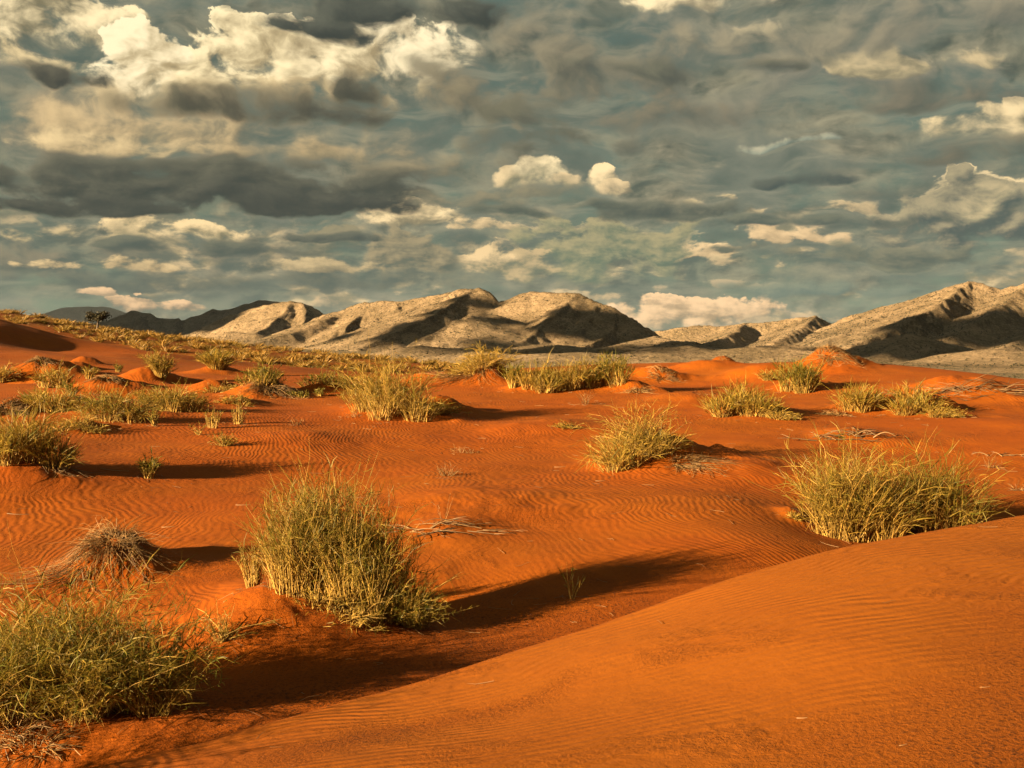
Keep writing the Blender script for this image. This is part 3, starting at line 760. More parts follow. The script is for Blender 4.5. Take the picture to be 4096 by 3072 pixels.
# ------------------------------------------------------------------ hills
HILL_GRIDS = []
def hills(name, label, ridges, mat, base=1.0, dx=3.6, dy=6.5, slope=(0.5, 0.8), rough=3.4, gully=4.6, seed=0, rnd=2.5, ext=(350, 350, 700, 350), power=1.0):
    """A range grown from its ridge lines. ridges: lists of (px, py, depth) along each crest, each with an optional (left, right) slope."""
    lines = []
    for rg in ridges:
        sl = slope
        if isinstance(rg, tuple): rg, sl = rg
        lines.append((np.array([P(*q) for q in rg]), sl))
    allp = np.concatenate([l for l, _ in lines])
    x0, x1 = allp[:, 0].min() - ext[0], allp[:, 0].max() + ext[1]
    y0, y1 = allp[:, 1].min() - ext[2], allp[:, 1].max() + ext[3]
    nx, ny = int((x1 - x0) / dx) + 2, int((y1 - y0) / dy) + 2
    X, Y = np.meshgrid(np.linspace(x0, x1, nx), np.linspace(y0, y1, ny))
    wx = X + 4 * fbm(X / 90.0, Y / 90.0, seed + 1, 4)
    wy = Y + 4 * fbm(X / 90.0, Y / 90.0, seed + 2, 4)
    H = np.full(X.shape, -1e9)
    for pts, (sl, sr) in lines:
        for a, b in zip(pts[:-1], pts[1:]):
            d = b - a; L2 = d[0] ** 2 + d[1] ** 2 + 1e-6
            t = np.clip(((wx - a[0]) * d[0] + (wy - a[1]) * d[1]) / L2, 0, 1)
            qx, qy = a[0] + t * d[0], a[1] + t * d[1]
            ddx, ddy = wx - qx, wy - qy
            dist = np.hypot(ddx, ddy)
            nx_, ny_ = -d[1], d[0]
            if nx_ < -0.3 * abs(ny_): nx_, ny_ = -nx_, -ny_
            nl_ = math.hypot(nx_, ny_) + 1e-6
            side = smooth(-0.5, 0.5, (ddx * nx_ + ddy * ny_) / nl_ / (dist + 4.0))
            s = sl + (sr - sl) * side
            dist = np.sqrt(dist ** 2 + rnd ** 2) - rnd
            h = a[2] + t * d[2] - s * dist ** power * (100 ** (1 - power))
            H = np.where(h > H, h, H)
    rel = np.clip((H - base) / 60.0, 0, 1)
    def ridged(x, y, sd, octv):
        t = 0.0; a = 1.0; w = 0.0
        for o in range(octv):
            t = t + a * (1 - 2 * np.abs(vnoise(x, y, sd + o * 13))); w += a
            x, y = (x * 0.75 - y * 0.66) * 2.1 + 3.1, (x * 0.66 + y * 0.75) * 2.1 + 7.7; a *= 0.55
        return t / w
    gx, gy = np.gradient(H, (x1 - x0) / (nx - 1), axis=1), np.gradient(H, (y1 - y0) / (ny - 1), axis=0)
    steep = smooth(0.42, 0.85, np.hypot(gx, gy))
    g = ridged(X / 75.0, Y / 130.0, seed + 5, 5)
    H = H + (rough * fbm(X / 60.0, Y / 60.0, seed + 3, 5) - gully * 2.2 * g * (0.45 + 1.3 * steep)) * (0.25 + 0.75 * rel)
    # the foot runs out onto the plain
    k = 14.0
    fl = base + 2.5 * fbm(X / 90.0, Y / 90.0, seed + 6, 3)
    m = np.maximum(H, fl); H = m + k * np.exp(-np.abs(H - fl) / k * 1.5) * 0.35
    edge = np.minimum(np.minimum(X - x0, x1 - X), np.minimum(Y - y0, y1 - Y))
    H = H + (-8 - H) * smooth(90, 0, edge)
    V = np.stack([X, Y, H], -1).reshape(-1, 3)
    me = mesh_np(name, V, grid_faces(ny, nx), True)
    o = link(name, me, mat)
    o['kind'] = 'structure'; o['label'] = label
    HILL_GRIDS.append((X, Y, H, name))
    return o

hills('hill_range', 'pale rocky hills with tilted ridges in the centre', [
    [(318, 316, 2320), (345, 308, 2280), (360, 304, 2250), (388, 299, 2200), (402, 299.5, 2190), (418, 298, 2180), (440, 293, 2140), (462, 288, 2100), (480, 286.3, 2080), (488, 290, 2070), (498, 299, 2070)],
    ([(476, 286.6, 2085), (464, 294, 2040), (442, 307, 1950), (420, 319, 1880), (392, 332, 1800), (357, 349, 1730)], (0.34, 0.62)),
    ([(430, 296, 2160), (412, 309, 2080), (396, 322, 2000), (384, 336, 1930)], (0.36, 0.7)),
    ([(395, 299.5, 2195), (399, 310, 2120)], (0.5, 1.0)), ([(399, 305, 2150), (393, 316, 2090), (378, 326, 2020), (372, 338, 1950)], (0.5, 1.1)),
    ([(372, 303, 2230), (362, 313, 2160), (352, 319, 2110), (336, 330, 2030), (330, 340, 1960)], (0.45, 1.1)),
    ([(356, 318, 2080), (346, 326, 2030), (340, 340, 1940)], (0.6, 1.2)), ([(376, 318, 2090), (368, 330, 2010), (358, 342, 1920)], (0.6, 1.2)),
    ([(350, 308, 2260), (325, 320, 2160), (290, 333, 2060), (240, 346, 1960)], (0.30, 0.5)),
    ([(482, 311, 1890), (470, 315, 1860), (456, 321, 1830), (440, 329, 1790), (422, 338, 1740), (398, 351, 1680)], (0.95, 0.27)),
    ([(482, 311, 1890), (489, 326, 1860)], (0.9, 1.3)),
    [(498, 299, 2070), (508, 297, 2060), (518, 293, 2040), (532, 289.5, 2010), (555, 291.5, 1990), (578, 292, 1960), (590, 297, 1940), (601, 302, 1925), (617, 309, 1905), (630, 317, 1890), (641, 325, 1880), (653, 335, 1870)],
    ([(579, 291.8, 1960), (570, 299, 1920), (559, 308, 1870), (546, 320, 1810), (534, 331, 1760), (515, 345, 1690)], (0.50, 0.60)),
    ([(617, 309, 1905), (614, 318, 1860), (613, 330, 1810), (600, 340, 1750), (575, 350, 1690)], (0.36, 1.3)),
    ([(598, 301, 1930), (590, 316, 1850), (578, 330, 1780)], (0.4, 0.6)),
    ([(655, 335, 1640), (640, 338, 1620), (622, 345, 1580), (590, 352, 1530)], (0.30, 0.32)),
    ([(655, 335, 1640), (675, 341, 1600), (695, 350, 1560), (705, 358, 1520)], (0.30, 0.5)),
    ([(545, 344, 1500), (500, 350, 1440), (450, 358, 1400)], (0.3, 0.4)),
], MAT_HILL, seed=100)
hills('hill_range', 'pale rocky hills with a lit crest left of the centre', [
    [(180, 336, 3000), (205, 325, 3000), (230, 314, 2980), (260, 306, 2960), (278, 302, 2940), (291, 299.3, 2920), (301, 300.5, 2920), (311, 305, 2910), (320, 312, 2900), (332, 320, 2900)],
    ([(291, 299.3, 2920), (283, 313, 2800), (268, 326, 2700), (245, 338, 2600)], (0.4, 0.8)),
    ([(301, 300.5, 2920), (306, 312, 2820), (304, 324, 2740)], (0.6, 0.9)),
    ([(255, 332, 2300), (232, 330, 2300), (205, 339, 2280)], (0.35, 0.5)),
], MAT_HILL, seed=200, dx=6, dy=12)
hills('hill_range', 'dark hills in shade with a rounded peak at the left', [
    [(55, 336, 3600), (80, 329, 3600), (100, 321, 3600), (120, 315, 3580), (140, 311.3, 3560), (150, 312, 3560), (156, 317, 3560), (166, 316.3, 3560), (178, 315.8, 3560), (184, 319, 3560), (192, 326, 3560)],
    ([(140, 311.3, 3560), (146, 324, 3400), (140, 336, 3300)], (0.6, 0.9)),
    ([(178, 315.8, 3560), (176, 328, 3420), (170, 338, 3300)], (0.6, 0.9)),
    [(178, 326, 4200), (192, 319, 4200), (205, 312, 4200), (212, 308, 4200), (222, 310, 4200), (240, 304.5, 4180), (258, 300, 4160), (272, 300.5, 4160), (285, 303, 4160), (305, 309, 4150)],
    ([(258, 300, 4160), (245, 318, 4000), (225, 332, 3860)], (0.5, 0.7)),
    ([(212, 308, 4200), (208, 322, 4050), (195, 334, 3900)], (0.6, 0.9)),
], MAT_SHADEDHILL, seed=300, dx=9, dy=22, gully=9, rough=8)
hills('mesa', 'flat-topped mountain fading blue in the far distance', [
    [(30, 325, 15500), (44, 317, 15500), (54, 311, 15500), (62, 307.5, 15500), (68, 306.6, 15500), (90, 306.2, 15500), (108, 306.6, 15500), (114, 308.5, 15500), (122, 312.5, 15500), (140, 319, 15500), (165, 328, 15500)],
], MAT_MESA, seed=400, dx=45, dy=90, rough=7, gully=6, ext=(1500, 1500, 1500, 1200), slope=(0.35, 0.35))
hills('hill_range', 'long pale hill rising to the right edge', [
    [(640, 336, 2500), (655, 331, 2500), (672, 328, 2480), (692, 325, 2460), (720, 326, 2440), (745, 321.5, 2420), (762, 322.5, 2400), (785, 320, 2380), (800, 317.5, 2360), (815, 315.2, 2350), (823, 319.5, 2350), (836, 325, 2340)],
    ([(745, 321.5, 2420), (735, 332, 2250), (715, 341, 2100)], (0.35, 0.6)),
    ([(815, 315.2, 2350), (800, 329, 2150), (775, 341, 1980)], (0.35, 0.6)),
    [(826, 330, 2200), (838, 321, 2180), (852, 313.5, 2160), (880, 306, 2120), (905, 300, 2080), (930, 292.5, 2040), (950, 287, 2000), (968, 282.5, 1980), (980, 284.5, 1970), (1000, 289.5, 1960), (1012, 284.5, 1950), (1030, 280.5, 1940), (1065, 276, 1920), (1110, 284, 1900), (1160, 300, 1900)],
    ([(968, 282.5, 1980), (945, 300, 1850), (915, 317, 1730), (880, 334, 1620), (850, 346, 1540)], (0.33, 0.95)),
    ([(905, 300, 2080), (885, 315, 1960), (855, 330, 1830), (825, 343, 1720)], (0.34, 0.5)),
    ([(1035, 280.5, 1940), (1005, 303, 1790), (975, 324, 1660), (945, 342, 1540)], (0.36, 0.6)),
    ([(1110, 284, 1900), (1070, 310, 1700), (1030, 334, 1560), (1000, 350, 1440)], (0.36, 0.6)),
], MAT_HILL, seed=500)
hills('hill_range', 'low rounded foothills below the long right hill', [
    [(842, 353, 1330), (868, 343.5, 1330), (895, 336, 1330), (911, 333, 1330), (924, 337, 1330), (945, 343, 1330), (968, 351, 1330), (1000, 356, 1330)],
    ([(911, 333, 1330), (900, 345, 1240), (885, 355, 1180)], (0.4, 0.7)),
    [(380, 352, 1330), (420, 347, 1300), (450, 350, 1270), (490, 346, 1260), (520, 350, 1240), (560, 344, 1240), (590, 349, 1220), (622, 345, 1220), (655, 352, 1200), (700, 356, 1190)],
    [(440, 358, 1050), (480, 353, 1040), (520, 357, 1030), (580, 352, 1020), (620, 356, 1015), (660, 354, 1010), (700, 360, 1000)],
    [(735, 352, 1500), (760, 346, 1500), (790, 344, 1500), (815, 347, 1480), (840, 352, 1450)],
    [(650, 347, 1480), (672, 341, 1460), (692, 341, 1450), (708, 347, 1440), (725, 356, 1420)],
    [(940, 356, 1080), (975, 350, 1080), (1000, 349, 1080), (1030, 352, 1080), (1080, 350, 1080)],
    ([(630, 353, 1130), (662, 348, 1130), (690, 345.5, 1130), (715, 350, 1120), (748, 347, 1120), (790, 349, 1110), (830, 353, 1100)], (0.36, 0.5)),
    [(760, 362, 1000), (800, 355, 1000), (840, 359, 1000), (880, 364, 1000)],
], MAT_HILL, seed=600, dx=4, dy=7, slope=(0.32, 0.45), rough=3, gully=3, ext=(250, 250, 350, 250))

# ------------------------------------------------------------------ unseen low clouds, added left of the view to shade the hills
MAT_CLOUD = NB('shade_cloud_white')
MAT_CLOUD = MAT_CLOUD.finish(rgba((0.8, 0.8, 0.8)), 1.0, None, 0.0)
def shade_cloud(target, w_m, d_m, t_m, seed, high=820.0):
    """an unseen flat cumulus, added so that its shadow falls on a target; w across the sun's rays, d along them, t its depth as the rays see it"""
    rng = np.random.default_rng(seed)
    c = target + to_sun * ((high - target[2]) / to_sun[2])
    e1 = unit_v(np.cross([0, 0, 1.0], to_sun)); e2 = unit_v(np.array([to_sun[0], to_sun[1], 0]))
    nu, nv = 72, 36
    U, Vv = np.meshgrid(np.linspace(0, 2 * math.pi, nu), np.linspace(0, math.pi, nv))
    nx, ny, nz = np.sin(Vv) * np.cos(U), np.sin(Vv) * np.sin(U), np.cos(Vv)
    k = 1 + 0.35 * fbm(nx * 2.2 + seed, ny * 2.2 + nz * 1.7, seed, 4) + 0.12 * fbm(nx * 7 + seed, ny * 7 + nz * 5, seed + 3, 3)
    k[:, -1] = k[:, 0]; k[0] = k[0].mean(); k[-1] = k[-1].mean()
    V = c + (nx * k)[..., None] * e1 * w_m / 2 + (ny * k)[..., None] * e2 * d_m / 2 + np.maximum(nz * k, -0.6)[..., None] * np.array([0, 0, t_m / 2])
    o = link('cloud', mesh_np('cloud', V.reshape(-1, 3), grid_faces(nv, nu), True), MAT_CLOUD)
    o['kind'] = 'structure'; o['label'] = 'unseen low cloud added to shade the hills'
def unit_v(v): return np.asarray(v) / np.linalg.norm(v)
shade_cloud(P(130, 328, 3500), 900, 900, 260, 1)
shade_cloud(P(230, 316, 4150) + np.array([0, 0, 30.0]), 420, 900, 200, 2)
for _i, (_px, _py, _D, _w, _t) in enumerate([(462, 300, 2010, 74, 20), (446, 311, 1935, 96, 24), (424, 325, 1850, 110, 26), (398, 339, 1770, 120, 24), (505, 322, 1850, 44, 24),
                                             (352, 340, 1950, 90, 26), (598, 318, 1860, 130, 46), (566, 331, 1800, 120, 40), (628, 332, 1830, 90, 44), (530, 348, 1650, 190, 20), (600, 350, 1580, 150, 16), (470, 356, 1500, 200, 16), (520, 357, 1230, 330, 16), (640, 356, 1200, 200, 12), (214, 324, 2960, 170, 90), (440, 313, 1925, 90, 22), (410, 331, 1815, 110, 26)]):
    shade_cloud(P(_px, _py, _D), _w, 90, _t, 20 + _i, 700.0)
shade_cloud(P(900, 350, 1330), 330, 260, 70, 5)
shade_cloud(P(1015, 330, 1640), 300, 300, 96, 6)
shade_cloud(P(90, 318, 15500), 3000, 3000, 620, 8, 3200.0)
shade_cloud(P(700, 349, 1500), 200, 200, 30, 7)

# ------------------------------------------------------------------ plant geometry
def unit(v): return v / (np.linalg.norm(v, axis=-1, keepdims=True) + 1e-9)

class Geo:
    def __init__(self): self.v = []; self.f3 = []; self.f4 = []; self.t = []; self.n = 0
    def add(self, V, F4, tint):
        self.v.append(V); self.f4.append(F4 + self.n); self.t.append(tint); self.n += len(V)
    def mesh(self, name):
        return mesh_np(name, np.concatenate(self.v), [np.concatenate(self.f4)], True, {'tint': np.concatenate(self.t)})

def tubes(g, Pts, Rad, green, shade, sides=3):
    """Pts (n,k,3), Rad (n,k), green (n,k), shade (n,)"""
    n, k, _ = Pts.shape
    T = unit(np.gradient(Pts, axis=1))
    ref = np.where(np.abs(T[..., 2:3]) > 0.8, np.array([1.0, 0, 0]), np.array([0, 0, 1.0]))
    U = unit(np.cross(T, ref)); W = np.cross(T, U)
    V = []
    for s in range(sides):
        a = 2 * math.pi * s / sides
        V.append(Pts + Rad[..., None] * (math.cos(a) * U + math.sin(a) * W))
    V = np.stack(V, 2)                                  # n,k,sides,3
    base = (np.arange(n) * k * sides)[:, None, None]
    i = base + (np.arange(k - 1) * sides)[None, :, None]
    s0 = np.arange(sides)[None, None, :]; s1 = (np.arange(sides) + 1)[None, None, :] % sides
    Fq = np.stack([i + s0, i + s1, i + sides + s1, i + sides + s0], -1).reshape(-1, 4)
    tint = np.stack([np.broadcast_to(green[..., None], (n, k, sides)), np.broadcast_to(shade[:, None, None], (n, k, sides)), np.zeros((n, k, sides))], -1)
    g.add(V.reshape(-1, 3), Fq, tint.reshape(-1, 3))

def ribbons(g, Pts, Wid, green, shade, rng):
    n, k, _ = Pts.shape
    T = unit(np.gradient(Pts, axis=1))
    side = unit(np.cross(T, unit(rng.normal(size=(n, 1, 3)))))
    V = np.stack([Pts - side * Wid[..., None], Pts + side * Wid[..., None]], 2)
    base = (np.arange(n) * k * 2)[:, None]
    i = base + (np.arange(k - 1) * 2)[None, :]
    Fq = np.stack([i, i + 1, i + 3, i + 2], -1).reshape(-1, 4)
    tint = np.stack([np.broadcast_to(green[..., None], (n, k, 2)), np.broadcast_to(shade[:, None, None], (n, k, 2)), np.zeros((n, k, 2))], -1)
    g.add(V.reshape(-1, 3), Fq, tint.reshape(-1, 3))

def stem_paths(rng, p0, L, lean_dir, droop, wob, k=6, kinky=0.012):
    n = len(p0)
    t = np.linspace(0, 1, k)[None, :, None]
    d0 = unit(lean_dir)
    bend = rng.normal(size=(n, 3)) * wob
    bend[:, 2] = -np.abs(droop * (0.4 + rng.random(n)))
    # drooping stems bend over outwards
    out = d0.copy(); out[:, 2] = 0
    bend[:, :2] += out[:, :2] * np.abs(bend[:, 2:3]) * 0.7
    kink = rng.normal(size=(n, k, 3)) * kinky * np.linspace(0, 1, k)[None, :, None]
    return p0[:, None, :] + L[:, None, None] * (d0[:, None, :] * t + bend[:, None, :] * t * t + kink)

def at_paths(Pts, idx, t):
    k = Pts.shape[1]
    f = t * (k - 1); i = np.minimum(f.astype(int), k - 2); w = (f - i)[:, None]
    a = Pts[idx, i]; b = Pts[idx, i + 1]
    return a * (1 - w) + b * w, unit(b - a)

STYLE = {
    # lean: how far they spread, droop: how far tips sag, ga/gb: green at foot and tip, lg: green of the leaves
    'reed':   dict(lean=0.20, droop=0.14, wob=0.10, rad=0.0032, leaf=9.0, ll=0.095, lw=0.0021, ga=0.0, gb=0.40, spread=0.95, lg=0.40, tilt=0.13, kink=0.02, top=0.12),
    'mid':    dict(lean=0.48, droop=0.22, wob=0.16, rad=0.0034, leaf=7.5, ll=0.13, lw=0.0024, ga=0.0, gb=0.36, spread=0.85, lg=0.26, tilt=0.18, kink=0.025, top=0.12),
    'bush':   dict(lean=0.50, droop=0.30, wob=0.26, rad=0.0024, leaf=14., ll=0.085, lw=0.0021, ga=0.05, gb=0.52, spread=1.10, lg=0.42, tilt=0.30, kink=0.04, top=0.05),
    'golden': dict(lean=0.62, droop=0.34, wob=0.24, rad=0.0036, leaf=7.0, ll=0.12, lw=0.0024, ga=0.0, gb=0.30, spread=0.95, lg=0.14, tilt=0.25, kink=0.035, top=0.1),
    'soft':   dict(lean=0.50, droop=0.25, wob=0.14, rad=0.0034, leaf=4.0, ll=0.22, lw=0.0030, ga=0.0, gb=0.40, spread=0.45, lg=0.24, tilt=0.18, kink=0.015, top=0.15),
    'green':  dict(lean=0.38, droop=0.16, wob=0.14, rad=0.0034, leaf=6.0, ll=0.16, lw=0.0030, ga=0.08, gb=0.75, spread=0.65, lg=0.62, tilt=0.16, kink=0.02, top=0.12),
    'dead':   dict(lean=0.95, droop=0.75, wob=0.25, rad=0.0032, leaf=2.5, ll=0.14, lw=0.0018, ga=0.0, gb=0.4, spread=0.9, lg=0.25, tilt=0.3, kink=0.04, top=0.1),
    'twig':   dict(lean=0.80, droop=0.10, wob=0.18, rad=0.0026, leaf=3.0, ll=0.12, lw=0.0013, ga=0.0, gb=0.2, spread=0.9, lg=0.1, tilt=0.3, kink=0.04, top=0.1),
}
USED = set()
SPOTS = []
def plant(name, cat, label, px, py, w_px, h_px, style, n, seed, D=None, group=None, clumps=1, wind=(0.0, 0.0), fat=1.0, mats=None, depth=0.7, leafk=1.0, part=True, aspect=None, greener=0.0, hvar=0.45, sink=0.02, sprout=0):
    """A tussock: hundreds of stems with fine side leaves, rooted in the sand over its footprint."""
    rng = np.random.default_rng(seed)
    S = STYLE[style]
    if D is None: x, y = hit(px, py)
    else:
        q = P(px, py, D); x, y = q[0], q[1]
    dist = math.hypot(x, y); u = dist / F
    z = float(height(np.array([x]), np.array([y]))[0])
    W, Hh = w_px * u, h_px * u * (1.35 if style == 'bush' else 1.12)
    fr = min(0.42, 0.30 if clumps == 1 else 0.42)       # the root footprint is narrower than the crown
    fat = fat * max(1.0, (u / 0.009) ** 0.72)           # thicker blades where a blade would fall under a pixel
    cx = rng.uniform(-1, 1, clumps) * W * 0.5 * (0.0 if clumps == 1 else 0.72)
    cy = rng.uniform(-1, 1, clumps) * W * 0.5 * depth * (0.0 if clumps == 1 else 0.72)
    if clumps > 1: cx = np.sort(cx); cx = 0.5 * cx + 0.5 * np.linspace(-W * 0.36, W * 0.36, clumps)
    ch = rng.uniform(0.72, 1.05, clumps); ch[np.argmin(np.abs(cx))] = 1.05
    ci = rng.integers(0, clumps, n)
    sp = W * (0.34 if clumps == 1 else 0.62 / math.sqrt(clumps))
    rr = np.sqrt(rng.random(n)); th = rng.uniform(0, 2 * math.pi, n)
    ox, oy = rr * np.cos(th), rr * np.sin(th)
    bx = cx[ci] + ox * sp * 0.62; by = cy[ci] + oy * sp * 0.62 * depth
    zb = height(x + bx, y + by) - z - sink
    p0 = np.stack([bx, by, zb], 1)
    L = Hh * ch[ci] * (1 - hvar + hvar * rng.random(n) ** 1.1) * 1.04
    L *= (1.0 - 0.22 * rr) * (1.0 - 0.42 * np.clip(np.abs(bx) / (W * 0.5 + 1e-6), 0, 1.1) ** 2)
    tall = rng.random(n) < S['top']
    L = np.where(tall, L * rng.uniform(1.0, 1.22, n), L)
    asp = aspect if aspect else W / max(Hh, 1e-3)
    ln = S['lean'] * min(1.6, max(0.5, asp * 0.75))
    d0 = np.stack([ox * ln + 0.22 * ln * bx / (W * 0.5) + rng.normal(size=n) * S['tilt'] + wind[0], oy * ln + rng.normal(size=n) * S['tilt'] + wind[1], np.ones(n)], 1)
    Pt = stem_paths(rng, p0, L, d0, S['droop'], S['wob'], 6, S['kink'])
    if style in ('dead', 'golden', 'bush'):
        # sagging stems rest on the sand instead of passing into it
        zz = height(x + Pt[..., 0], y + Pt[..., 1]) - z + 0.004
        Pt[:, 1:, 2] = np.maximum(Pt[:, 1:, 2], zz[:, 1:] + 0.01 * rng.random((n, Pt.shape[1] - 1)))
    k = Pt.shape[1]
    tt = np.linspace(0, 1, k)[None, :]
    bold = np.where(rng.random((n, 1)) < 0.22, 1.75, 1.0)          # some canes are thick and bleached
    rad = S['rad'] * fat * bold * (1.0 - 0.75 * tt) * (0.65 + 0.5 * rng.random((n, 1)))
    green = np.clip(S['ga'] + (S['gb'] - S['ga']) * tt + rng.normal(size=(n, 1)) * 0.18 - (bold - 1.0) * 0.4 + greener, 0, 1)
    ms, ml = mats or ((MAT_DEAD, MAT_DEAD) if style in ('dead', 'twig') else (MAT_STEM, MAT_LEAF))
    root = empty(name, (x, y, z), label, cat, group)
    g = Geo(); tubes(g, Pt, rad, green, np.clip(rng.random(n) * 0.8 + (bold[:, 0] - 1) * 0.35, 0, 1))
    o = link('stems', g.mesh('stems'), ms, root); o['kind'] = 'stuff'
    nl = int(n * S['leaf'] * leafk)
    if nl:
        idx = rng.integers(0, n, nl); t = 0.15 + 0.85 * rng.random(nl) ** 0.7
        b, tan = at_paths(Pt, idx, t)
        d = unit(tan + rng.normal(size=(nl, 3)) * S['spread'] * 0.6 + np.array([0, 0, 0.12]))
        ll = S['ll'] * (0.4 + rng.random(nl) * 0.9) * min(1.6, max(0.4, Hh / 0.8))
        kk = 3; ts = np.linspace(0, 1, kk)[None, :, None]
        bend = rng.normal(size=(nl, 3)) * 0.25; bend[:, 2] -= 0.12
        Lp = b[:, None, :] + ll[:, None, None] * (d[:, None, :] * ts + bend[:, None, :] * ts * ts)
        wid = S['lw'] * fat * np.array([1.0, 0.8, 0.12])[None, :] * (0.6 + 0.8 * rng.random((nl, 1)))
        gr = np.clip(S['lg'] + greener + 0.55 * (t[:, None] - 0.55) + rng.normal(size=(nl, 1)) * 0.28 + np.zeros((1, kk)), 0, 1)
        g2 = Geo(); ribbons(g2, Lp, wid, gr, rng.random(nl), rng)
        o = link('leaves', g2.mesh('leaves'), ml, root); o['kind'] = 'stuff'
    for s in range(sprout):
        # a few tall canes that stand out of the tuft, each a piece of its own
        i = rng.integers(0, n); a = Pt[i][0]
        dd = unit(np.array([rng.normal() * 0.25 + wind[0], rng.normal() * 0.25, 1.0]))
        pth = stem_paths(rng, a[None], np.array([Hh * rng.uniform(0.8, 1.08)]), dd[None], 0.05, 0.06, 8)
        gg = Geo(); tubes(gg, pth, (0.0026 * fat * np.linspace(1.1, 0.2, 8))[None], np.linspace(0.0, 0.35, 8)[None], np.array([0.9]), 4)
        link('cane', gg.mesh('cane'), ms, root)
    SPOTS.append((x, y, W))
    return root

def drape(name, cat, label, px, py, w_px, n, seed, D=None, group=None, side=(0.0, 0.0), crown=0.25, tuft=0.3, lift=0.05, fat=1.0, gold=0.0):
    """a collapsed tussock: strands combed down over its heap of sand from the top, with a few still standing"""
    rng = np.random.default_rng(seed)
    if D is None: x, y = hit(px, py)
    else:
        q = P(px, py, D); x, y = q[0], q[1]
    u = math.hypot(x, y) / F; W = w_px * u
    fat = fat * max(1.0, (u / 0.009) ** 0.72)
    z = float(height(np.array([x]), np.array([y]))[0])
    root = empty(name, (x, y, z), label, cat, group)
    th = rng.uniform(0, 2 * math.pi, n); r0 = W * 0.5 * crown * np.sqrt(rng.random(n))
    a = th + rng.normal(size=n) * 0.5
    dx, dy = np.cos(a) + side[0], np.sin(a) + side[1]
    L = W * 0.5 * rng.uniform(0.25, 1.05, n)
    k = 8; t = np.linspace(0, 1, k)[None, :]
    cur = rng.normal(size=(n, 1)) * 0.5
    px_ = (r0 * np.cos(th))[:, None] + L[:, None] * (dx[:, None] * t - cur * dy[:, None] * t * t)
    py_ = (r0 * np.sin(th))[:, None] + L[:, None] * (dy[:, None] * t + cur * dx[:, None] * t * t)
    zz = height(x + px_, y + py_) - z
    up = lift * (0.2 + rng.random((n, 1))) * W * np.sin(np.clip(t * 1.15, 0, 1) * math.pi) ** 0.8 * rng.random((n, 1)) + 0.004 + 0.02 * rng.random((n, k)) * W * 0.3
    Pt = np.stack([px_, py_, zz + up], -1)
    rad = 0.0028 * fat * (1 - 0.7 * t) * (0.6 + 0.8 * rng.random((n, 1)))
    g = Geo(); tubes(g, Pt, rad, np.clip(rng.normal(size=(n, 1)) * 0.35 + 0.3 - gold + 0 * t, 0, 1), rng.random(n))
    o = link('fallen_stems', g.mesh('fallen_stems'), MAT_DEAD if gold < 0.5 else MAT_STEM, root); o['kind'] = 'stuff'
    nl = n * 3
    idx = rng.integers(0, n, nl); b, tan = at_paths(Pt, idx, rng.random(nl))
    d = unit(tan + rng.normal(size=(nl, 3)) * 0.6 + np.array([0, 0, 0.1]))
    ll = W * 0.07 * rng.uniform(0.5, 1.5, nl)
    Lp = b[:, None, :] + ll[:, None, None] * d[:, None, :] * np.linspace(0, 1, 3)[None, :, None]
    g = Geo(); ribbons(g, Lp, 0.0016 * fat * np.array([1, .8, .2])[None] * np.ones((nl, 1)), np.clip(rng.normal(size=(nl, 1)) * 0.3 + 0.2 + np.zeros((1, 3)), 0, 1), rng.random(nl), rng)
    o = link('leaf_litter', g.mesh('leaf_litter'), MAT_DEAD, root); o['kind'] = 'stuff'
    m = int(n * tuft)
    if m:
        th = rng.uniform(0, 6.28, m); r = W * 0.5 * crown * np.sqrt(rng.random(m))
        bx, by = r * np.cos(th), r * np.sin(th)
        p0 = np.stack([bx, by, height(x + bx, y + by) - z - 0.02], 1)
        d0 = np.stack([np.cos(th) * 0.7 + rng.normal(size=m) * 0.4 + side[0] * 0.6, np.sin(th) * 0.7, np.ones(m)], 1)
        Pt = stem_paths(rng, p0, W * rng.uniform(0.10, 0.30, m), d0, 0.5, 0.35, 6, 0.04)
        g = Geo(); tubes(g, Pt, 0.0026 * fat * np.linspace(1, 0.3, 6)[None] * np.ones((m, 1)), np.clip(rng.normal(size=(m, 1)) * 0.2 + 0.1 + np.zeros((1, 6)), 0, 1), rng.random(m))
        o = link('standing_stems', g.mesh('standing_stems'), MAT_STEM if gold > 0.2 else MAT_DEAD, root); o['kind'] = 'stuff'
    return root

def polyline_tube(g, pts, r0, r1, rng, green=0.2, shade=0.6, sides=5):
    pts = np.asarray(pts)[None]; k = pts.shape[1]
    tubes(g, pts, np.linspace(r0, r1, k)[None], np.full((1, k), green), np.array([shade]), sides)

